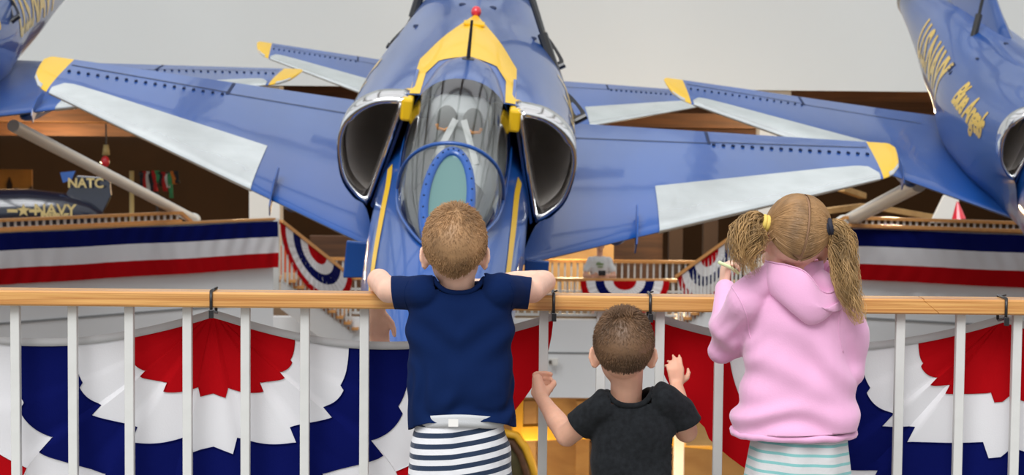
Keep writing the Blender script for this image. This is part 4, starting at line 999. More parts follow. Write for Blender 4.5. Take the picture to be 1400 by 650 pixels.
# ================================================================== boy in navy T-shirt
def boy():
    D = 4.46; K = lambda x, y, d=D: W(x, y, d); px = D/FPX
    hc = K(622, 339, D); base = Vector((hc.x, hc.y, 0)); E = empty('person', base); o = base
    V = lambda x, y, d=D: K(x, y, d)-o
    b = MB(); rx, ry, rz = .0625, .080, .086
    L, R_ = head(b, hc-o, rx, ry, rz, ear=.024, nod=-.05, earout=.15)
    sh = V(627, 402).z
    chain(b, [(V(626, 372)+Vector((0, .014, 0)), .0385), (Vector((V(628, 0).x, .022, V(0, 402).z)), .038)])
    hz_ = V(625, 600).z; c0 = V(628, 480); 
    trunk(b, [(c0.x, .035, sh-.03, .06, .030), (c0.x, .035, sh-.07, .085, .046), (c0.x, .03, V(0, 500).z, .095, .058), (c0.x, .02, V(0, 560).z, .088, .058), (c0.x, .015, hz_, .088, .058), (c0.x, .015, hz_-.07, .08, .052)])
    zr = FB-0; zz = zr+.026
    eL = Vector((V(516, 391, 4.74).x, -.0-o.y+.02, zz+.004)); eR = Vector((V(744, 391, 4.74).x, .02-o.y, zz+.004))
    sL = V(572, 402); sR = V(690, 402)
    chain(b, [(sL, .022), (V(552, 400, 4.54), .025), (V(532, 398, 4.62), .029), (eL, .0285)]); chain(b, [(sR, .022), (V(704, 400, 4.54), .025), (V(727, 398, 4.62), .029), (eR, .0285)])
    # left forearm falls over the far side of the rail, right forearm lies along it
    wl = Vector((V(516, 424, 4.90).x, .115-o.y, V(516, 424, 4.90).z)); mid = Vector((eL.x+.002, .075-o.y, zz-.004))
    chain(b, [(eL, .0285), (mid, .0265), (wl, .020)])
    hand(b, wl, (.04, .12, -1), (.15, -1, 0), -1, .105, curls=[(.25, .35, .3), (.3, .4, .3), (.35, .45, .3), (.4, .5, .4)], thumb_open=.5)
    wr = Vector((V(672, 402, 4.8).x, .05-o.y, zr+.022)); chain(b, [(eR, .0285), ((eR+wr)/2+Vector((0, .012, .002)), .026), (wr, .020)])
    hand(b, wr, (-1, .1, 0), (0, 0, -1), -1, .105, curl=(.15, .2, .2), thumb_open=.5)
    for s, xx in ((-1, 598), (1, 658)):
        hp = V(xx, 610); hp.y = .015; kx = hp.x*1.0; chain(b, [(hp, .050), (Vector((kx, .02, .36)), .043), (Vector((kx, .005, .22)), .042), (Vector((kx, -.005, .075)), .027)])
    body = obj('body', fuse(b, .0042, 4), SKIN, E)
    crop_hair(E, L, R_, rx*1.015, ry*1.015, rz, HAIRB, 12000, .013, lambda az: interp([(0, -.72), (.7, -.62), (1.15, -.36), (1.5, -.10), (1.7, -.28), (1.95, .1), (2.4, .48), (3.2, .55)], abs(az)), seed=4)
    face(E, L, rx, ry, rz, HAIRB)
    # shirt
    s = MB(); cx = V(629, 480).x
    trunk(s, [(cx, .028, V(0, 384).z, .075, .042), (cx, .028, V(0, 396).z, .105, .058), (cx, .028, V(0, 420).z, .112, .072), (cx, .03, V(0, 470).z, .1165, .082), (cx, .03, V(0, 530).z, .1165, .085), (cx+.002, .03, V(0, 570).z, .1165, .084), (cx+.003, .03, V(0, 592).z, .1165, .086), (cx+.003, .03, V(0, 612).z, .1165, .086)], p=2.7)
    for a, m_, c in ((sL+Vector((.012, 0, .006)), V(556, 400, 4.52), V(520, 399, 4.62)), (sR+Vector((-.012, 0, .006)), V(700, 400, 4.52), V(738, 399, 4.62))):
        chain(s, [(a, .040), (m_, .038), (c, .040)])
    capsule(s, V(590, 384), .017, V(575, 392), .02); capsule(s, V(664, 384), .017, V(680, 392), .02)
    ac = V(629, 400)
    def fold(co, n):
        f = jersey_folds(3, .006, 8)(co, n)
        z = (co.z-V(0, 590).z)/(V(0, 400).z-V(0, 590).z)
        wr_ = math.exp(-((z-.22)/.22)**2); f += .007*wr_*math.sin((co.z*95+8*noise.noise(co*7)*2+co.x*14))*(.4+abs(noise.noise(co*12)))
        f += .004*math.exp(-((z-.72)/.15)**2)*math.sin(co.z*70-abs(co.x-ac.x)*60)
        return f
    hemL, hemR = V(566, 590), V(704, 586)
    cuts = [(V(533, 400), Vector((-1, .0, -.12)), lambda c: c.z > V(0, 450).z), (V(726, 400), Vector((1, 0, -.12)), lambda c: c.z > V(0, 450).z), (V(629, 577), Vector((0.03, -.10, -1)))]
    me = fuse(s, .0045, 5, cuts, fold)
    # scooped neckline and dipped side hems
    bm = bmesh.new(); bm.from_mesh(me); nk = V(627, 375); nkz = V(0, 391).z
    kill = [v for v in bm.verts if (((v.co.x-nk.x)/.055)**2+((v.co.y-.005)/.075)**2) < 1 and v.co.z > nkz-.003+.010*((v.co.x-nk.x)/.055)**2]
    bmesh.ops.delete(bm, geom=kill, context='VERTS')
    for v in bm.verts:
        t = abs(v.co.x-ac.x)/.118
        if v.co.z < V(0, 560).z: v.co.z -= .022*max(0, t-.55)/.45*(V(0, 560).z-v.co.z)/(V(0, 560).z-V(0, 577).z)
    bm.to_mesh(me); bm.free()
    so = obj('t_shirt', me, NAVYC, E); md = so.modifiers.new('s', 'SOLIDIFY'); md.thickness = .003; md.offset = -1
    for pth in (((558, 384), (553, 400), (555, 418), (559, 432)), ((697, 384), (702, 400), (700, 418), (697, 432))): cloth_seam(me, [V(*q) for q in pth], NAVYC, so)
    nb = MB(); nb.tube(neck_loop(me, nk.x, .02, nkz-.03), .0058, 8, closed=True); nb.build('collar', NAVYC, so, smooth=True)
    # shorts with waistband
    t = MB(); cx = V(627, 600).x
    trunk(t, [(cx, .02, V(0, 562).z, .092, .074), (cx, .02, V(0, 582).z, .096, .08), (cx, .02, V(0, 610).z, .108, .086), (cx, .02, V(0, 640).z, .112, .086), (cx, .02, V(0, 660).z, .110, .08)])
    for xx, dx in ((598, -.006), (660, .008)):
        hp = V(xx, 630); hp.y = .02; chain(t, [(hp, .066), (Vector((hp.x+dx, .02, .46)), .070), (Vector((hp.x+dx*1.5, .02, .36)), .07)])
    zc = Vector((0, 0, .42)); me = fuse(t, .0055, 6, [(zc, Vector((0, 0, -1)))], jersey_folds(8, .004, 9))
    x0 = V(624, 0).x
    sm_ = stripe_mat('navy striped white jersey', (.74, .74, .76, 1), (.006, .022, .06, 1), (-.16, -.08, x0), .0236, .47, phase=.35)
    sh_ = obj('shorts', me, sm_, E)
    w_ = MB(); pts0 = []
    zt, zb_ = V(0, 560).z, V(0, 577).z
    w_.loft([[Vector((cx+.002+.0965*math.cos(2*PI*k/48), .02+.0845*math.sin(2*PI*k/48), z+.004*math.sin(2*PI*k/48*3))) for k in range(48)] for z in (zt, lerp(zt, zb_, .25), lerp(zt, zb_, .6), zb_)], cap0=False, cap1=False)
    wb = w_.build('waistband', WAIST, sh_, smooth=True, solid=.004)
    lb = MB(); lb.box(V(621, 572)+Vector((0, -.030, 0)), (.021, .002, .016)); lb.v = [tuple(Vector(v)) for v in lb.v]
    lo = lb.build('care_label', CARE, wb); lo.location = Vector((0, -.037, 0))
    for s_, xx in ((-1, 598), (1, 658)):
        k = V(xx, 610).x; f = MB(); trunk(f, [(k, .03, .012, .036, .085), (k, .03, .03, .038, .088), (k, .01, .055, .034, .06), (k, -.005, .09, .03, .034)]); so_ = f.build('shoe', SHOE, E, smooth=True)
        g = MB(); trunk(g, [(k, .03, .002, .038, .088), (k, .03, .014, .039, .089)]); g.build('sole', EYEW, so_)
    tag(E, 'boy in navy T-shirt and striped shorts leaning both elbows on the rail', 'person'); return E
boy()
# ================================================================== toddler in charcoal T-shirt
def toddler():
    D = 4.42; K = lambda x, y, d=D: W(x, y, d); hc = K(852, 476); base = Vector((hc.x, hc.y, 0)); E = empty('person', base); o = base
    V = lambda x, y, d=D: K(x, y, d)-o
    b = MB(); rx, ry, rz = .0575, .076, .080
    L, R_ = head(b, hc-o, rx, ry, rz, ear=.0225, nod=-.03, earout=.55)
    chain(b, [(V(858, 505)+Vector((0, .014, 0)), .0355), (Vector((V(862, 0).x, .022, V(0, 545).z)), .036)])
    c0 = V(866, 600); trunk(b, [(c0.x, .028, V(0, 554).z, .050, .028), (c0.x, .02, V(0, 580).z, .070, .048), (c0.x, .02, V(0, 640).z, .075, .052), (c0.x, .02, V(0, 720).z, .078, .055), (c0.x, .02, V(0, 760).z, .078, .055)])
    # arms : left grips the baluster at 744, right fingers rest beside the one at 904
    bl = xr(744, 500)-o.x; br = xr(904, 500)-o.x; by = -o.y   # baluster centres, local
    sL = V(818, 562); eL = V(779, 596, 4.50)+Vector((-.006, 0, 0)); wl = Vector((V(741, 549, 4.70).x, by-.048, V(741, 549, 4.70).z))
    chain(b, [(sL, .027), ((sL+eL)/2, .027), (eL, .0255)]); chain(b, [(eL, .0255), (eL.lerp(wl, .35), .0245), (eL.lerp(wl, .75), .0185), (wl, .0165)])
    # fist : fingers wrap round the baluster
    s = .088
    hw = wl+Vector((.000, .012, .018))
    for i in range(4):
        z = wl.z+.012+.0125*i; r = .0072-.0003*i
        pts = [(Vector((bl-.022+.002*i, by-.030, z-.004)), r*1.25), (Vector((bl-.022, by-.010, z)), r*1.1), (Vector((bl-.017, by+.012, z+.001)), r), (Vector((bl+.003, by+.0195, z+.001)), r*.95), (Vector((bl+.017, by+.010, z)), r*.9)]
        chain(b, pts, 10)
    for x_, z_ in ((-.018, .012), (-.012, .026), (-.016, .042)): capsule(b, wl+Vector((0, .0, 0)), .0155, Vector((bl+x_, by-.027, wl.z+z_)), .0135, 10)
    chain(b, [(wl+Vector((.008, .010, .010)), .0115), (Vector((bl+.012, by-.027, wl.z+.020)), .0092), (Vector((bl+.023, by-.014, wl.z+.030)), .0078), (Vector((bl+.022, by-.002, wl.z+.034)), .0066)], 10)
    sR = V(914, 556); eR = V(938, 590, 4.48); wr = Vector((V(928, 534, 4.68).x, by-.046, V(928, 534, 4.68).z))
    chain(b, [(sR, .027), ((sR+eR)/2+Vector((.004, 0, 0)), .027), (eR, .0258)]); chain(b, [(eR, .0258), (eR.lerp(wr, .35), .0245), (eR.lerp(wr, .75), .0185), (wr, .016)])
    # open right hand : palm forward against the rail posts, index and middle up, thumb reaching left to the post
    hand(b, wr, (-.10, .18, 1), (-.35, 1, -.1), -1, .084, curls=[(.2, .25, .2), (.30, .35, .3), (.5, .5, .4), (.7, .7, .5)], spread=.13, thumb_open=1.2)
    for xx in (840, 888):
        hp = V(xx, 750); hp.y = .015; chain(b, [(hp, .046), (Vector((hp.x, .02, .28)), .040), (Vector((hp.x, 0, .17)), .038), (Vector((hp.x, -.005, .07)), .025)])
    obj('body', fuse(b, .0036, 4), SKIND, E)
    crop_hair(E, L, R_, rx*1.015, ry*1.015, rz, HAIRD, 12000, .012, lambda az: interp([(0, -.56), (.7, -.52), (1.15, -.42), (1.45, -.12), (1.65, -.22), (1.95, .1), (2.4, .5), (3.2, .55)], abs(az)), whorl=(-.1, -.5), seed=9, cowlick=420)
    face(E, L, rx, ry, rz, HAIRD)
    s = MB(); cx = V(868, 600).x
    trunk(s, [(cx-.002, .02, V(0, 529).z, .062, .040), (cx-.002, .02, V(0, 540).z, .080, .05), (cx, .02, V(0, 560).z, .088, .062), (cx, .02, V(0, 600).z, .0915, .07), (cx+.004, .02, V(0, 650).z, .095, .075), (cx+.004, .02, V(0, 720).z, .098, .078), (cx+.004, .02, V(0, 740).z, .098, .078)], p=2.6)
    chain(s, [(sL+Vector((.012, 0, .010)), .036), (V(806, 572, 4.44), .036), (V(775, 594, 4.48), .039)])
    chain(s, [(sR+Vector((-.010, 0, .012)), .036), (V(928, 562, 4.44), .035), (V(948, 592, 4.46), .036)])
    capsule(s, V(822, 540), .015, V(814, 552), .02); capsule(s, V(905, 532), .015, V(916, 545), .02)
    me = fuse(s, .0042, 5, [(V(787, 592), Vector((-.72, .25, -.70)), lambda c: c.x < V(811, 0).x), (V(936, 588), Vector((.40, .2, -.90)), lambda c: c.x > V(925, 0).x), (Vector((0, 0, V(0, 722).z)), Vector((0, 0, -1)))], jersey_folds(21, .0065, 9, .5))
    bm = bmesh.new(); bm.from_mesh(me); nk = V(861, 530); nkz = V(0, 543).z
    kill = [v for v in bm.verts if (((v.co.x-nk.x)/.050)**2+((v.co.y-.005)/.072)**2) < 1 and v.co.z > nkz-.002+.008*((v.co.x-nk.x)/.05)**2]
    bmesh.ops.delete(bm, geom=kill, context='VERTS'); bm.to_mesh(me); bm.free()
    so = obj('t_shirt', me, BLKC, E); md = so.modifiers.new('s', 'SOLIDIFY'); md.thickness = .003; md.offset = -1
    nb = MB(); nb.tube(neck_loop(me, nk.x, .018, nkz-.03), .0062, 8, closed=True); nb.build('collar', BLKC, so, smooth=True)
    t = MB(); trunk(t, [(cx, .02, V(0, 715).z, .088, .07), (cx, .02, V(0, 745).z, .094, .074), (cx, .02, V(0, 775).z, .09, .07)])
    for xx in (840, 888): hp = V(xx, 750); hp.y = .02; chain(t, [(hp, .062), (Vector((hp.x, .02, .33)), .06)])
    obj('shorts', fuse(t, .006, 5, [(Vector((0, 0, .33)), Vector((0, 0, -1)))]), mat('grey toddler shorts', (.25, .26, .28), .9), E)
    for xx in (840, 888):
        k = V(xx, 750).x; f = MB(); trunk(f, [(k, .025, .012, .031, .07), (k, .025, .03, .033, .072), (k, .01, .05, .029, .05), (k, -.005, .08, .026, .03)]); so_ = f.build('shoe', SHOE, E, smooth=True)
        g = MB(); trunk(g, [(k, .025, .002, .033, .073), (k, .025, .014, .034, .074)]); g.build('sole', EYEW, so_)
    tag(E, 'toddler in charcoal T-shirt holding a white baluster, head just below the handrail', 'person'); return E
toddler()

# ================================================================== girl in pink hoodie
def girl():
    D = 4.36; K = lambda x, y, d=D: W(x, y, d); hc = K(1086, 325); base = Vector((K(1092, 600).x, hc.y, 0)); E = empty('person', base); o = base
    V = lambda x, y, d=D: K(x, y, d)-o
    b = MB(); rx, ry, rz = .064, .082, .085; turn, tilt, nod = .12, .16, -.30
    L, R_ = head(b, hc-o, rx, ry, rz, turn=turn, tilt=tilt, nod=nod, ear=.024, earout=.2)
    chain(b, [(V(1086, 345), .036), (V(1092, 392)+Vector((0, .0, 0)), .040)])
    cx = V(1094, 500).x
    trunk(b, [(cx, .02, V(0, 400).z, .07, .04), (cx, .02, V(0, 430).z, .09, .05), (cx, .02, V(0, 520).z, .085, .055), (cx, .02, V(0, 590).z, .088, .06), (cx, .02, V(0, 640).z, .08, .05)])
    sL, eL = V(1012, 418), V(990, 474, 4.50); wl = Vector((V(990, 402, 4.70).x, V(990, 402, 4.70).y, FB+.028)); 
    chain(b, [(sL, .026), (eL, .025), (wl, .019)])
    # left hand pinches the green straw in front of her face
    hand(b, wl+Vector((0, .0, .006)), (.12, .15, 1), (1, .2, 0), 1, .098, curls=[(.9, .9, .6), (1.0, 1.0, .7), (1.1, 1.0, .8), (1.1, 1.0, .8)], thumb_open=.6, spread=.05)
    sR, eR = V(1146, 418), V(1166, 498, 4.40); wr = Vector((V(1140, 420, 4.72).x, -.02-o.y+.04, FB+.024)); chain(b, [(sR, .026), (eR, .025), (wr, .019)])
    hand(b, wr, (-.9, .35, 0), (0, 0, -1), -1, .098, curl=(.15, .25, .2), thumb_open=.5)
    for s, xx in ((-1, 1066), (1, 1122)):
        hp = V(xx, 640); hp.y = .02; chain(b, [(hp, .048), (Vector((hp.x, .02, .35)), .040), (Vector((hp.x, .005, .21)), .040), (Vector((hp.x, -.005, .075)), .026)])
    obj('body', fuse(b, .0042, 4), SKIN, E)
    face(E, L, rx, ry, rz, HAIRG)
    # ---- hair : combed from a centre parting to two tails
    rnd = random.Random(12); Ri = R_.transposed(); c0 = hc-o
    def surf(d, k=1.0): # direction in the head frame -> point on the hair surface
        d = d.normalized(); q = Vector((rx*d.x, ry*.98*d.y-.02*ry/.09, .10*rz+rz*.90*d.z)); return L(*(q*k+d*.004))
    def locdir(w): q = Ri @ (w-c0); q.y += .02*ry/.09; q.z -= .10*rz; return Vector((q.x/rx, q.y/(ry*.98), q.z/(rz*.9))).normalized()
    ties = {-1: V(1047, 306, D-.035), 1: V(1127, 312, D-.035)}; td = {s: locdir(ties[s]) for s in ties}
    sk = MB(); rows = []
    for i in range(49):
        az = -PI+2*PI*i/48; low = interp([(0, -.90), (.4, -.84), (.8, -.50), (1.4, -.16), (1.9, .12), (2.4, .5), (3.2, .56)], abs(az)); e0 = math.asin(low)
        rows.append([surf(Vector((math.cos(e)*math.sin(az), -math.cos(e)*math.cos(az), math.sin(e))), .985) for e in [lerp(e0, PI/2, j/12) for j in range(13)]])
    sk.grid(rows); cap = sk.build('hair', SCALP, E, smooth=True)
    st = []
    def part(t): # 0 forehead .. 1 nape, on the x = 0 meridian
        a = lerp(math.radians(38), math.radians(236), t); return Vector((0, math.cos(a), math.sin(a)))
    for s in (-1, 1):
        tgt = surf(td[s], 1.06)
        for i in range(1500):
            t = rnd.random()**.9; a = part(t); a.x = s*(.035+.02*rnd.random())
            # some start beyond the parting on the side of the head, along the hairline
            if i % 3 == 0:
                az = rnd.uniform(.0, 2.3); low = interp([(0, -.90), (.4, -.84), (.8, -.48), (1.4, -.14), (1.9, .12), (2.4, .5)], az); e = math.asin(low); a = Vector((s*max(.05, math.cos(e)*math.sin(az)), -math.cos(e)*math.cos(az), math.sin(e)))
            a.normalize(); lift = rnd.uniform(1.0, 1.035); P_ = []
            bow = rnd.uniform(-.08, .08)
            for k in range(9):
                u = k/8; d = a*(1-u)+td[s]*u; d = d.normalized()+Vector((0, 0, bow*math.sin(PI*u))); P_.append(surf(d, lerp(1.0, lift+.02, math.sin(PI*u*.5))))
            P_.append(tgt+(ties[s]-tgt)*.5+Vector((rnd.uniform(-1, 1), rnd.uniform(-1, 1), rnd.uniform(-1, 1)))*.004); st.append(P_)
        for _ in range(9):   # flyaway wisps
            az = rnd.uniform(1.0, 1.7)*s; e = rnd.uniform(-.4, .3); d = Vector((math.cos(e)*math.sin(az), -math.cos(e)*math.cos(az), math.sin(e))); p = surf(d); q = R_ @ d
            st.append([p, p+q*.006+Vector((s*.006, 0, -.008)), p+q*.010+Vector((s*.012, -.004, -.02*rnd.random()))])
    hairs('combed_strands', st, HAIRG, cap, .0011)
    def tail(s, guide, rad, n, seed, name):
        r2 = random.Random(seed); G = [V(x, y, d) for x, y, d in guide]; G = [Vector(p) for p in catmull([tuple(p) for p in G], 6)]; N = len(G); out = []
        for i in range(n):
            a = r2.random()*2*PI; rr = math.sqrt(r2.random()); ph = r2.random()*6.28; wv = r2.uniform(.6, 1.4); endk = int(N*r2.uniform(.55, 1.0)); lock = noise.noise(Vector((math.cos(a)*1.3, math.sin(a)*1.3, seed)))
            P_ = []
            for k in range(0, max(endk, 5)):
                u = k/(N-1); T = (G[min(k+1, N-1)]-G[max(k-1, 0)]).normalized(); x = T.cross(Vector((0, 1, 0))).normalized(); y = T.cross(x)
                R0 = interp(rad, u); wob = .009*math.sin(u*17*wv+ph+lock*5)*min(1, max(0, u-.04)*4); wob2 = .009*math.cos(u*14*wv+ph*1.3)*min(1, max(0, u-.04)*4)
                P_.append(G[k]+x*(math.cos(a)*rr*R0+wob*(1+lock))+y*(math.sin(a)*rr*R0*.8+wob2))
            out.append(P_)
        hairs(name, out, HAIRT, cap, .00115)
    tail(-1, [(1048, 306, 4.325), (1035, 304, 4.32), (1024, 318, 4.31), (1019, 340, 4.30), (1024, 358, 4.295), (1038, 372, 4.285)], [(0, .006), (.12, .016), (.4, .034), (.75, .032), (1, .016)], 620, 4, 'pigtail')
    tail(1, [(1130, 311, 4.302), (1141, 312, 4.30), (1150, 330, 4.31), (1153, 360, 4.30), (1158, 392, 4.285), (1168, 420, 4.275), (1177, 446, 4.27)], [(0, .006), (.1, .015), (.35, .027), (.6, .025), (.85, .017), (1, .005)], 620, 8, 'pigtail')
    for s, m_, nm in ((-1, ELASTY, 'yellow_hair_tie'), (1, ELASTB, 'dark_hair_tie')):
        p = V(1046, 306, 4.325) if s < 0 else V(1133, 311, 4.300); ax = Vector((s*1, -.15, .25)).normalized(); x = ax.orthogonal().normalized(); y = ax.cross(x)
        for off in (-.004, .004):
            g = MB(); g.tube([p+ax*off+(x*math.cos(2*PI*k/16)+y*math.sin(2*PI*k/16))*.0140 for k in range(16)], .006, 8, closed=True); g.build(nm, m_, cap, smooth=True)
    # ---- hoodie
    s = MB()
    trunk(s, [(cx, .02, V(0, 372).z, .050, .045), (cx, .02, V(0, 388).z, .080, .06), (cx, .02, V(0, 405).z, .105, .072), (cx, .02, V(0, 440).z, .118, .085), (cx, .02, V(0, 500).z, .119, .09), (cx-.003, .02, V(0, 545).z, .126, .093), (cx-.006, .02, V(0, 572).z, .134, .096), (cx-.006, .02, V(0, 588).z, .134, .094), (cx-.004, .02, V(0, 600).z, .118, .085)], p=2.5)
    chain(s, [(V(1018, 416), .044), (V(1000, 448, 4.42), .046), (V(993, 472, 4.47), .047), (V(991, 440, 4.60), .037), (wl+Vector((0, -.016, -.004)), .030)])
    chain(s, [(V(1140, 416), .044), (V(1157, 455, 4.37), .041), (V(1165, 500, 4.38), .036), (V(1160, 470, 4.55), .034), (wr+Vector((.03, -.02, 0)), .030)])
    capsule(s, V(1062, 375), .03, V(1020, 405), .036); capsule(s, V(1110, 378), .03, V(1140, 405), .036)
    def fold(co, n):
        f = jersey_folds(33, .0085, 7, .6)(co, n)
        zz = (co.z-V(0, 588).z)/(V(0, 500).z-V(0, 588).z); w1 = math.exp(-((zz-.28)/.25)**2)
        f += .009*w1*math.sin(co.z*80+co.x*10*math.sin(co.x*9)+6*noise.noise(co*6))
        # drape lines from the left shoulder to the right hip
        u = co.x*.55+co.z*.83; f += .006*math.sin(u*75+5*noise.noise(co*5))*math.exp(-((co.z-V(0, 480).z)/.07)**2)
        el = (co-V(1010, 470)).length; f += .004*math.exp(-(el/.05)**2)*math.sin((co.x-co.z)*110)
        return f
    me = fuse(s, .0045, 6, [(V(1092, 592), Vector((.03, 0, -1)))], fold)
    ho = obj('hoodie', me, PINK, E); md = ho.modifiers.new('s', 'SOLIDIFY'); md.thickness = .005; md.offset = -1
    for pth in (((1000, 392), (1011, 412), (1020, 436), (1026, 462)), ((1150, 396), (1144, 420), (1143, 450), (1150, 480))): cloth_seam(me, [V(*q) for q in pth], PINK, ho, r=.0016)
    hb = MB(); n_ = 72   # gathered hem rolled under, ragged line
    hx = cx-.006; hz0 = V(0, 584).z
    hb.tube([Vector((hx+.130*math.cos(2*PI*k/n_), .02+.091*math.sin(2*PI*k/n_), hz0+.006*noise.noise(Vector((k*.35, 3, 0)))+(-.004 if k > n_*.5 else 0)*1)) for k in range(n_)], .008, 8, closed=True); hb.build('hem_band', PINK, ho, smooth=True)
    # ---- hood lying open on her back
    C = V(1096, 374)+Vector((0, .012, 0)); h = MB(); rows = []; NA = 64
    for i in range(NA):
        th = 2*PI*i/NA; bk = max(0, -math.sin(th)); lft = math.cos(th)   # th = -90deg is her back
        sx = .014*bk; low = math.exp(-((th-math.radians(302))/.62)**2); crest = .026-.056*low
        prof = [(.040, -.035-.03*low), (.046+.012*low, -.012-.035*low), (.058+.010*bk, crest-.010), (.068+.010*bk, crest), (.077+.016*bk, crest-.010), (.084+.020*bk, crest-.03-.012*bk), (.084+.022*bk**2, -.030-.034*bk**3), (.078+.016*bk**3, -.045-.050*bk**4), (.058+.010*bk, -.05-.054*bk**4)]
        pr = catmull(prof, 4); row = []
        for q, (r, z) in enumerate(pr):
            w_ = .004*noise.noise(Vector((math.cos(th)*2.2, math.sin(th)*2.2, q*.09+3)))+.0022*math.sin(th*7+q*.1)*bk
            row.append(C+Vector((r*math.cos(th)*(1+.02)+sx*(q/len(pr)), r*math.sin(th)*.95, z-.020*bk*max(0, math.cos(th)-.1)+w_))+Vector((math.cos(th), math.sin(th), 0))*w_)
        rows.append(row)
    rows.append(rows[0]); h.grid(rows); hd = h.build('hood', PINK, ho, smooth=True)
    li = MB(); li.loft([[C+Vector((r*math.cos(2*PI*k/40), r*.95*math.sin(2*PI*k/40), z+.006*math.cos(2*PI*k/40+.4))) for k in range(40)] for r, z in ((.050, -.06), (.0475, -.02), (.0465, .010), (.046, .022))], cap0=False, cap1=False); li.build('hood_lining', PINK, hd, smooth=True, solid=.004)
    sm = MB(); sm.tube([rows[i][14]+Vector((0, 0, .0015)) for i in range(NA)], .0016, 5, closed=True); sm.build('hood_seam', PINK, hd, smooth=True)
    # ---- striped skirt
    t = MB(); kx = V(1097, 600).x
    rws = []
    for z, r1, r2 in ((V(0, 575).z, .098, .074), (V(0, 600).z, .103, .080), (V(0, 630).z, .110, .086), (V(0, 670).z, .118, .092), (.50, .13, .10), (.40, .14, .11)):
        rws.append([Vector((kx-.004*(V(0, 600).z-z)*10*.4+(r1+.004*math.sin(k*.8+z*3)*(1 if z < .7 else .5))*math.cos(2*PI*k/64), .02+(r2+.004*math.sin(k*.8+z*3))*math.sin(2*PI*k/64), z)) for k in range(64)])
    t.loft(rws, cap0=True, cap1=False)
    skm = stripe_mat('teal striped heather jersey', (.58, .58, .58, 1), (.20, .46, .45, 1), (.04, .04, 0), .0205, .30, phase=.1)
    t.build('skirt', skm, E, smooth=True, fixn=True)
    for s_, xx in ((-1, 1066), (1, 1122)):
        k = V(xx, 610).x; f = MB(); trunk(f, [(k, .03, .012, .033, .08), (k, .03, .03, .035, .083), (k, .01, .052, .031, .055), (k, -.005, .085, .028, .032)]); so_ = f.build('shoe', SHOE, E, smooth=True)
        g = MB(); trunk(g, [(k, .03, .002, .035, .083), (k, .03, .014, .036, .084)]); g.build('sole', EYEW, so_)
    tag(E, 'girl in pink hoodie and teal striped skirt with two wavy pigtails, head bowed', 'person')
    # the straw she holds
    a, b_ = V(983, 359, 4.66)+o, V(998, 366, 4.68)+o; g = MB(); g.tube([Vector((0, 0, 0)), b_-a, (b_-a)*1.8+Vector((0, .01, -.004))], .0042, 8); x = g.build('drinking_straw', LOLLY, smooth=True, loc=a); tag(x, 'pale green straw between the fingers of the girl in pink', 'straw')
girl()
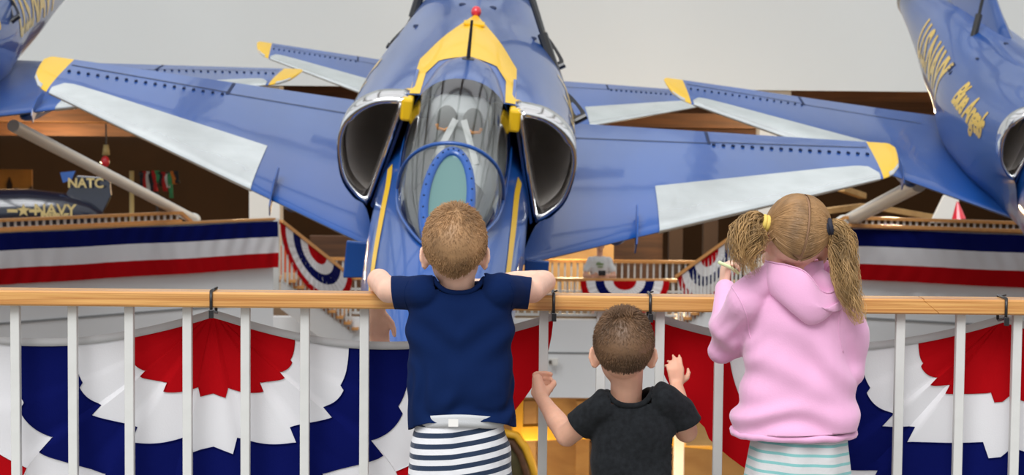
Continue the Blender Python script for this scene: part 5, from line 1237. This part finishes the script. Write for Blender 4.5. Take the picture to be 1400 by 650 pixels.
# ================================================================== people on the far landing
def bystander(px, ytop, d, shirt, zfloor, label, lean, skinm, hairm, cap=None, shirtname='t_shirt'):
    top = W(px, ytop, d); H = 1.70; base = Vector((top.x, top.y, zfloor)); E = empty('person', base)
    b = MB(); hx = Vector((0, -lean*1.0, 0)); hz_ = top.z-zfloor-.11
    L, R_ = head(b, Vector((0, -lean, hz_)), .075, .095, .112, turn=PI, ear=.03)
    sz = hz_-.26; chain(b, [(Vector((0, -lean*.9, hz_-.06)), .055), (Vector((0, -lean*.7, sz)), .06)], 12)
    trunk(b, [(0, -lean*.7, sz+.02, .10, .06), (0, -lean*.6, sz-.1, .15, .09), (0, -lean*.2, sz-.35, .13, .09), (0, 0, sz-.52, .15, .10), (0, 0, sz-.6, .13, .09)])
    for s in (-1, 1):
        S0 = Vector((s*.17, -lean*.7, sz-.05)); El = Vector((s*.27, -lean*.8-.06, sz-.31)); Wr = Vector((-s*.02, -lean-.22, sz-.30+s*.012)); chain(b, [(S0, .055), (El, .042), (Wr, .03)], 12)
        hand(b, Wr, (-s*1, -.15, -.1), (0, -1, 0), s, .17, curl=(.3, .4, .3)); chain(b, [(Vector((s*.08, 0, sz-.58)), .085), (Vector((s*.09, -.01, .48)), .06), (Vector((s*.09, .01, .30)), .055), (Vector((s*.09, .02, .09)), .038)], 12); ellipsoid(b, (s*.09, -.05, .05), (.045, .12, .045))
    obj('body', fuse(b, .012, 4), skinm, E)
    s = MB(); trunk(s, [(0, -lean*.7, sz+.035, .11, .07), (0, -lean*.6, sz-.1, .185, .12), (0, -lean*.2, sz-.35, .17, .12), (0, 0, sz-.56, .18, .125)])
    for k in (-1, 1): chain(s, [(Vector((k*.16, -lean*.7, sz-.04)), .075), (Vector((k*.235, -lean*.75-.03, sz-.20)), .068)])
    so = obj(shirtname, fuse(s, .012, 4, (), jersey_folds(4, .012, 5)), shirt, E)
    t = MB(); trunk(t, [(0, 0, sz-.50, .165, .115), (0, 0, sz-.62, .17, .12), (0, 0, sz-.70, .16, .11)])
    for k in (-1, 1): chain(t, [(Vector((k*.085, 0, sz-.64)), .10), (Vector((k*.09, 0, .50)), .085), (Vector((k*.09, .01, .12)), .065)])
    obj('trousers', fuse(t, .012, 4), mat('dark trousers '+label[:9], (.05, .05, .06), .9), E)
    rows = []
    for i in range(25):
        az = -PI+2*PI*i/24; e0 = interp([(0, -.5), (1.2, -.2), (1.8, .2), (3.2, .45)], abs(az)); rows.append([L(.080*math.cos(e)*math.sin(az), -.10*math.cos(e)*math.cos(az), .012+.108*math.sin(e)) for e in [lerp(e0, PI/2, j/8) for j in range(9)]])
    g = MB(); g.grid(rows); hh = g.build('hair', hairm, E, smooth=True)
    face(E, L, .075, .095, .112, hairm)
    if shirt is WTEE:
        g = MB(); a = Vector((-.09, -lean*.75-.135, sz-.06)); 
        for (dx, dz, w_, h_) in ((0, .0, .13, .028), (.01, -.05, .09, .02), (-.02, .03, .06, .012)): g.box(Vector((dx, -lean*.6-.132, sz-.09+dz)), (w_, .012, h_))
        gp = g.build('shirt_print', mat('green shirt print', (.20, .30, .10), .8), so)
        cm = empty('camera', base+Vector((0.03, -lean-.33, sz-.28))); g = MB(); g.box((0, 0, .05), (.13, .06, .09)); g.build('camera_body', DARK, cm, bevel=.008); g = MB(); g.tube([(0, -.03, .05), (0, -.11, .05)], .036, 14); g.build('lens', BLACKM, cm); tag(cm, 'black camera held by the person in the white T-shirt', 'camera')
    tag(E, label, 'person'); return E
WTEE = mat('white cotton tee', (.72, .72, .70), .85); OTEE = mat('orange red cotton', (.70, .14, .05), .85)
bystander(820, 326, DL+.9, WTEE, zf-.02, 'person in white T-shirt with green print, leaning on the far landing rail', .10, SKIND, HAIRD)
# ------------------------------------------------------------------ light: bright overcast sky through the atrium glazing
w = bpy.data.worlds.new('sky'); S.world = w; w.use_nodes = True; nt = w.node_tree; bg = nt.nodes['Background']
tc = nt.nodes.new('ShaderNodeTexCoord'); sp = nt.nodes.new('ShaderNodeSeparateXYZ'); nt.links.new(tc.outputs['Generated'], sp.inputs[0])
rp = nt.nodes.new('ShaderNodeValToRGB'); mr = nt.nodes.new('ShaderNodeMapRange'); mr.inputs['From Min'].default_value = -1; mr.inputs['From Max'].default_value = 1
nt.links.new(sp.outputs['Z'], mr.inputs['Value']); nt.links.new(mr.outputs['Result'], rp.inputs['Fac'])
e = rp.color_ramp.elements; e[0].position = .46; e[0].color = (.10, .09, .08, 1); e[1].position = .54; e[1].color = (.75, .80, .86, 1)
e2 = rp.color_ramp.elements.new(.8); e2.color = (1, 1, 1.02, 1)
nt.links.new(rp.outputs['Color'], bg.inputs['Color']); bg.inputs['Strength'].default_value = .82
sl = bpy.data.lights.new('daylight', 'SUN'); sl.energy = 2.3; sl.angle = .6; sl.color = (.98, .99, 1.0)
so = bpy.data.objects.new('daylight', sl); COL.objects.link(so); so.rotation_euler = (math.radians(38), math.radians(-14), 0)
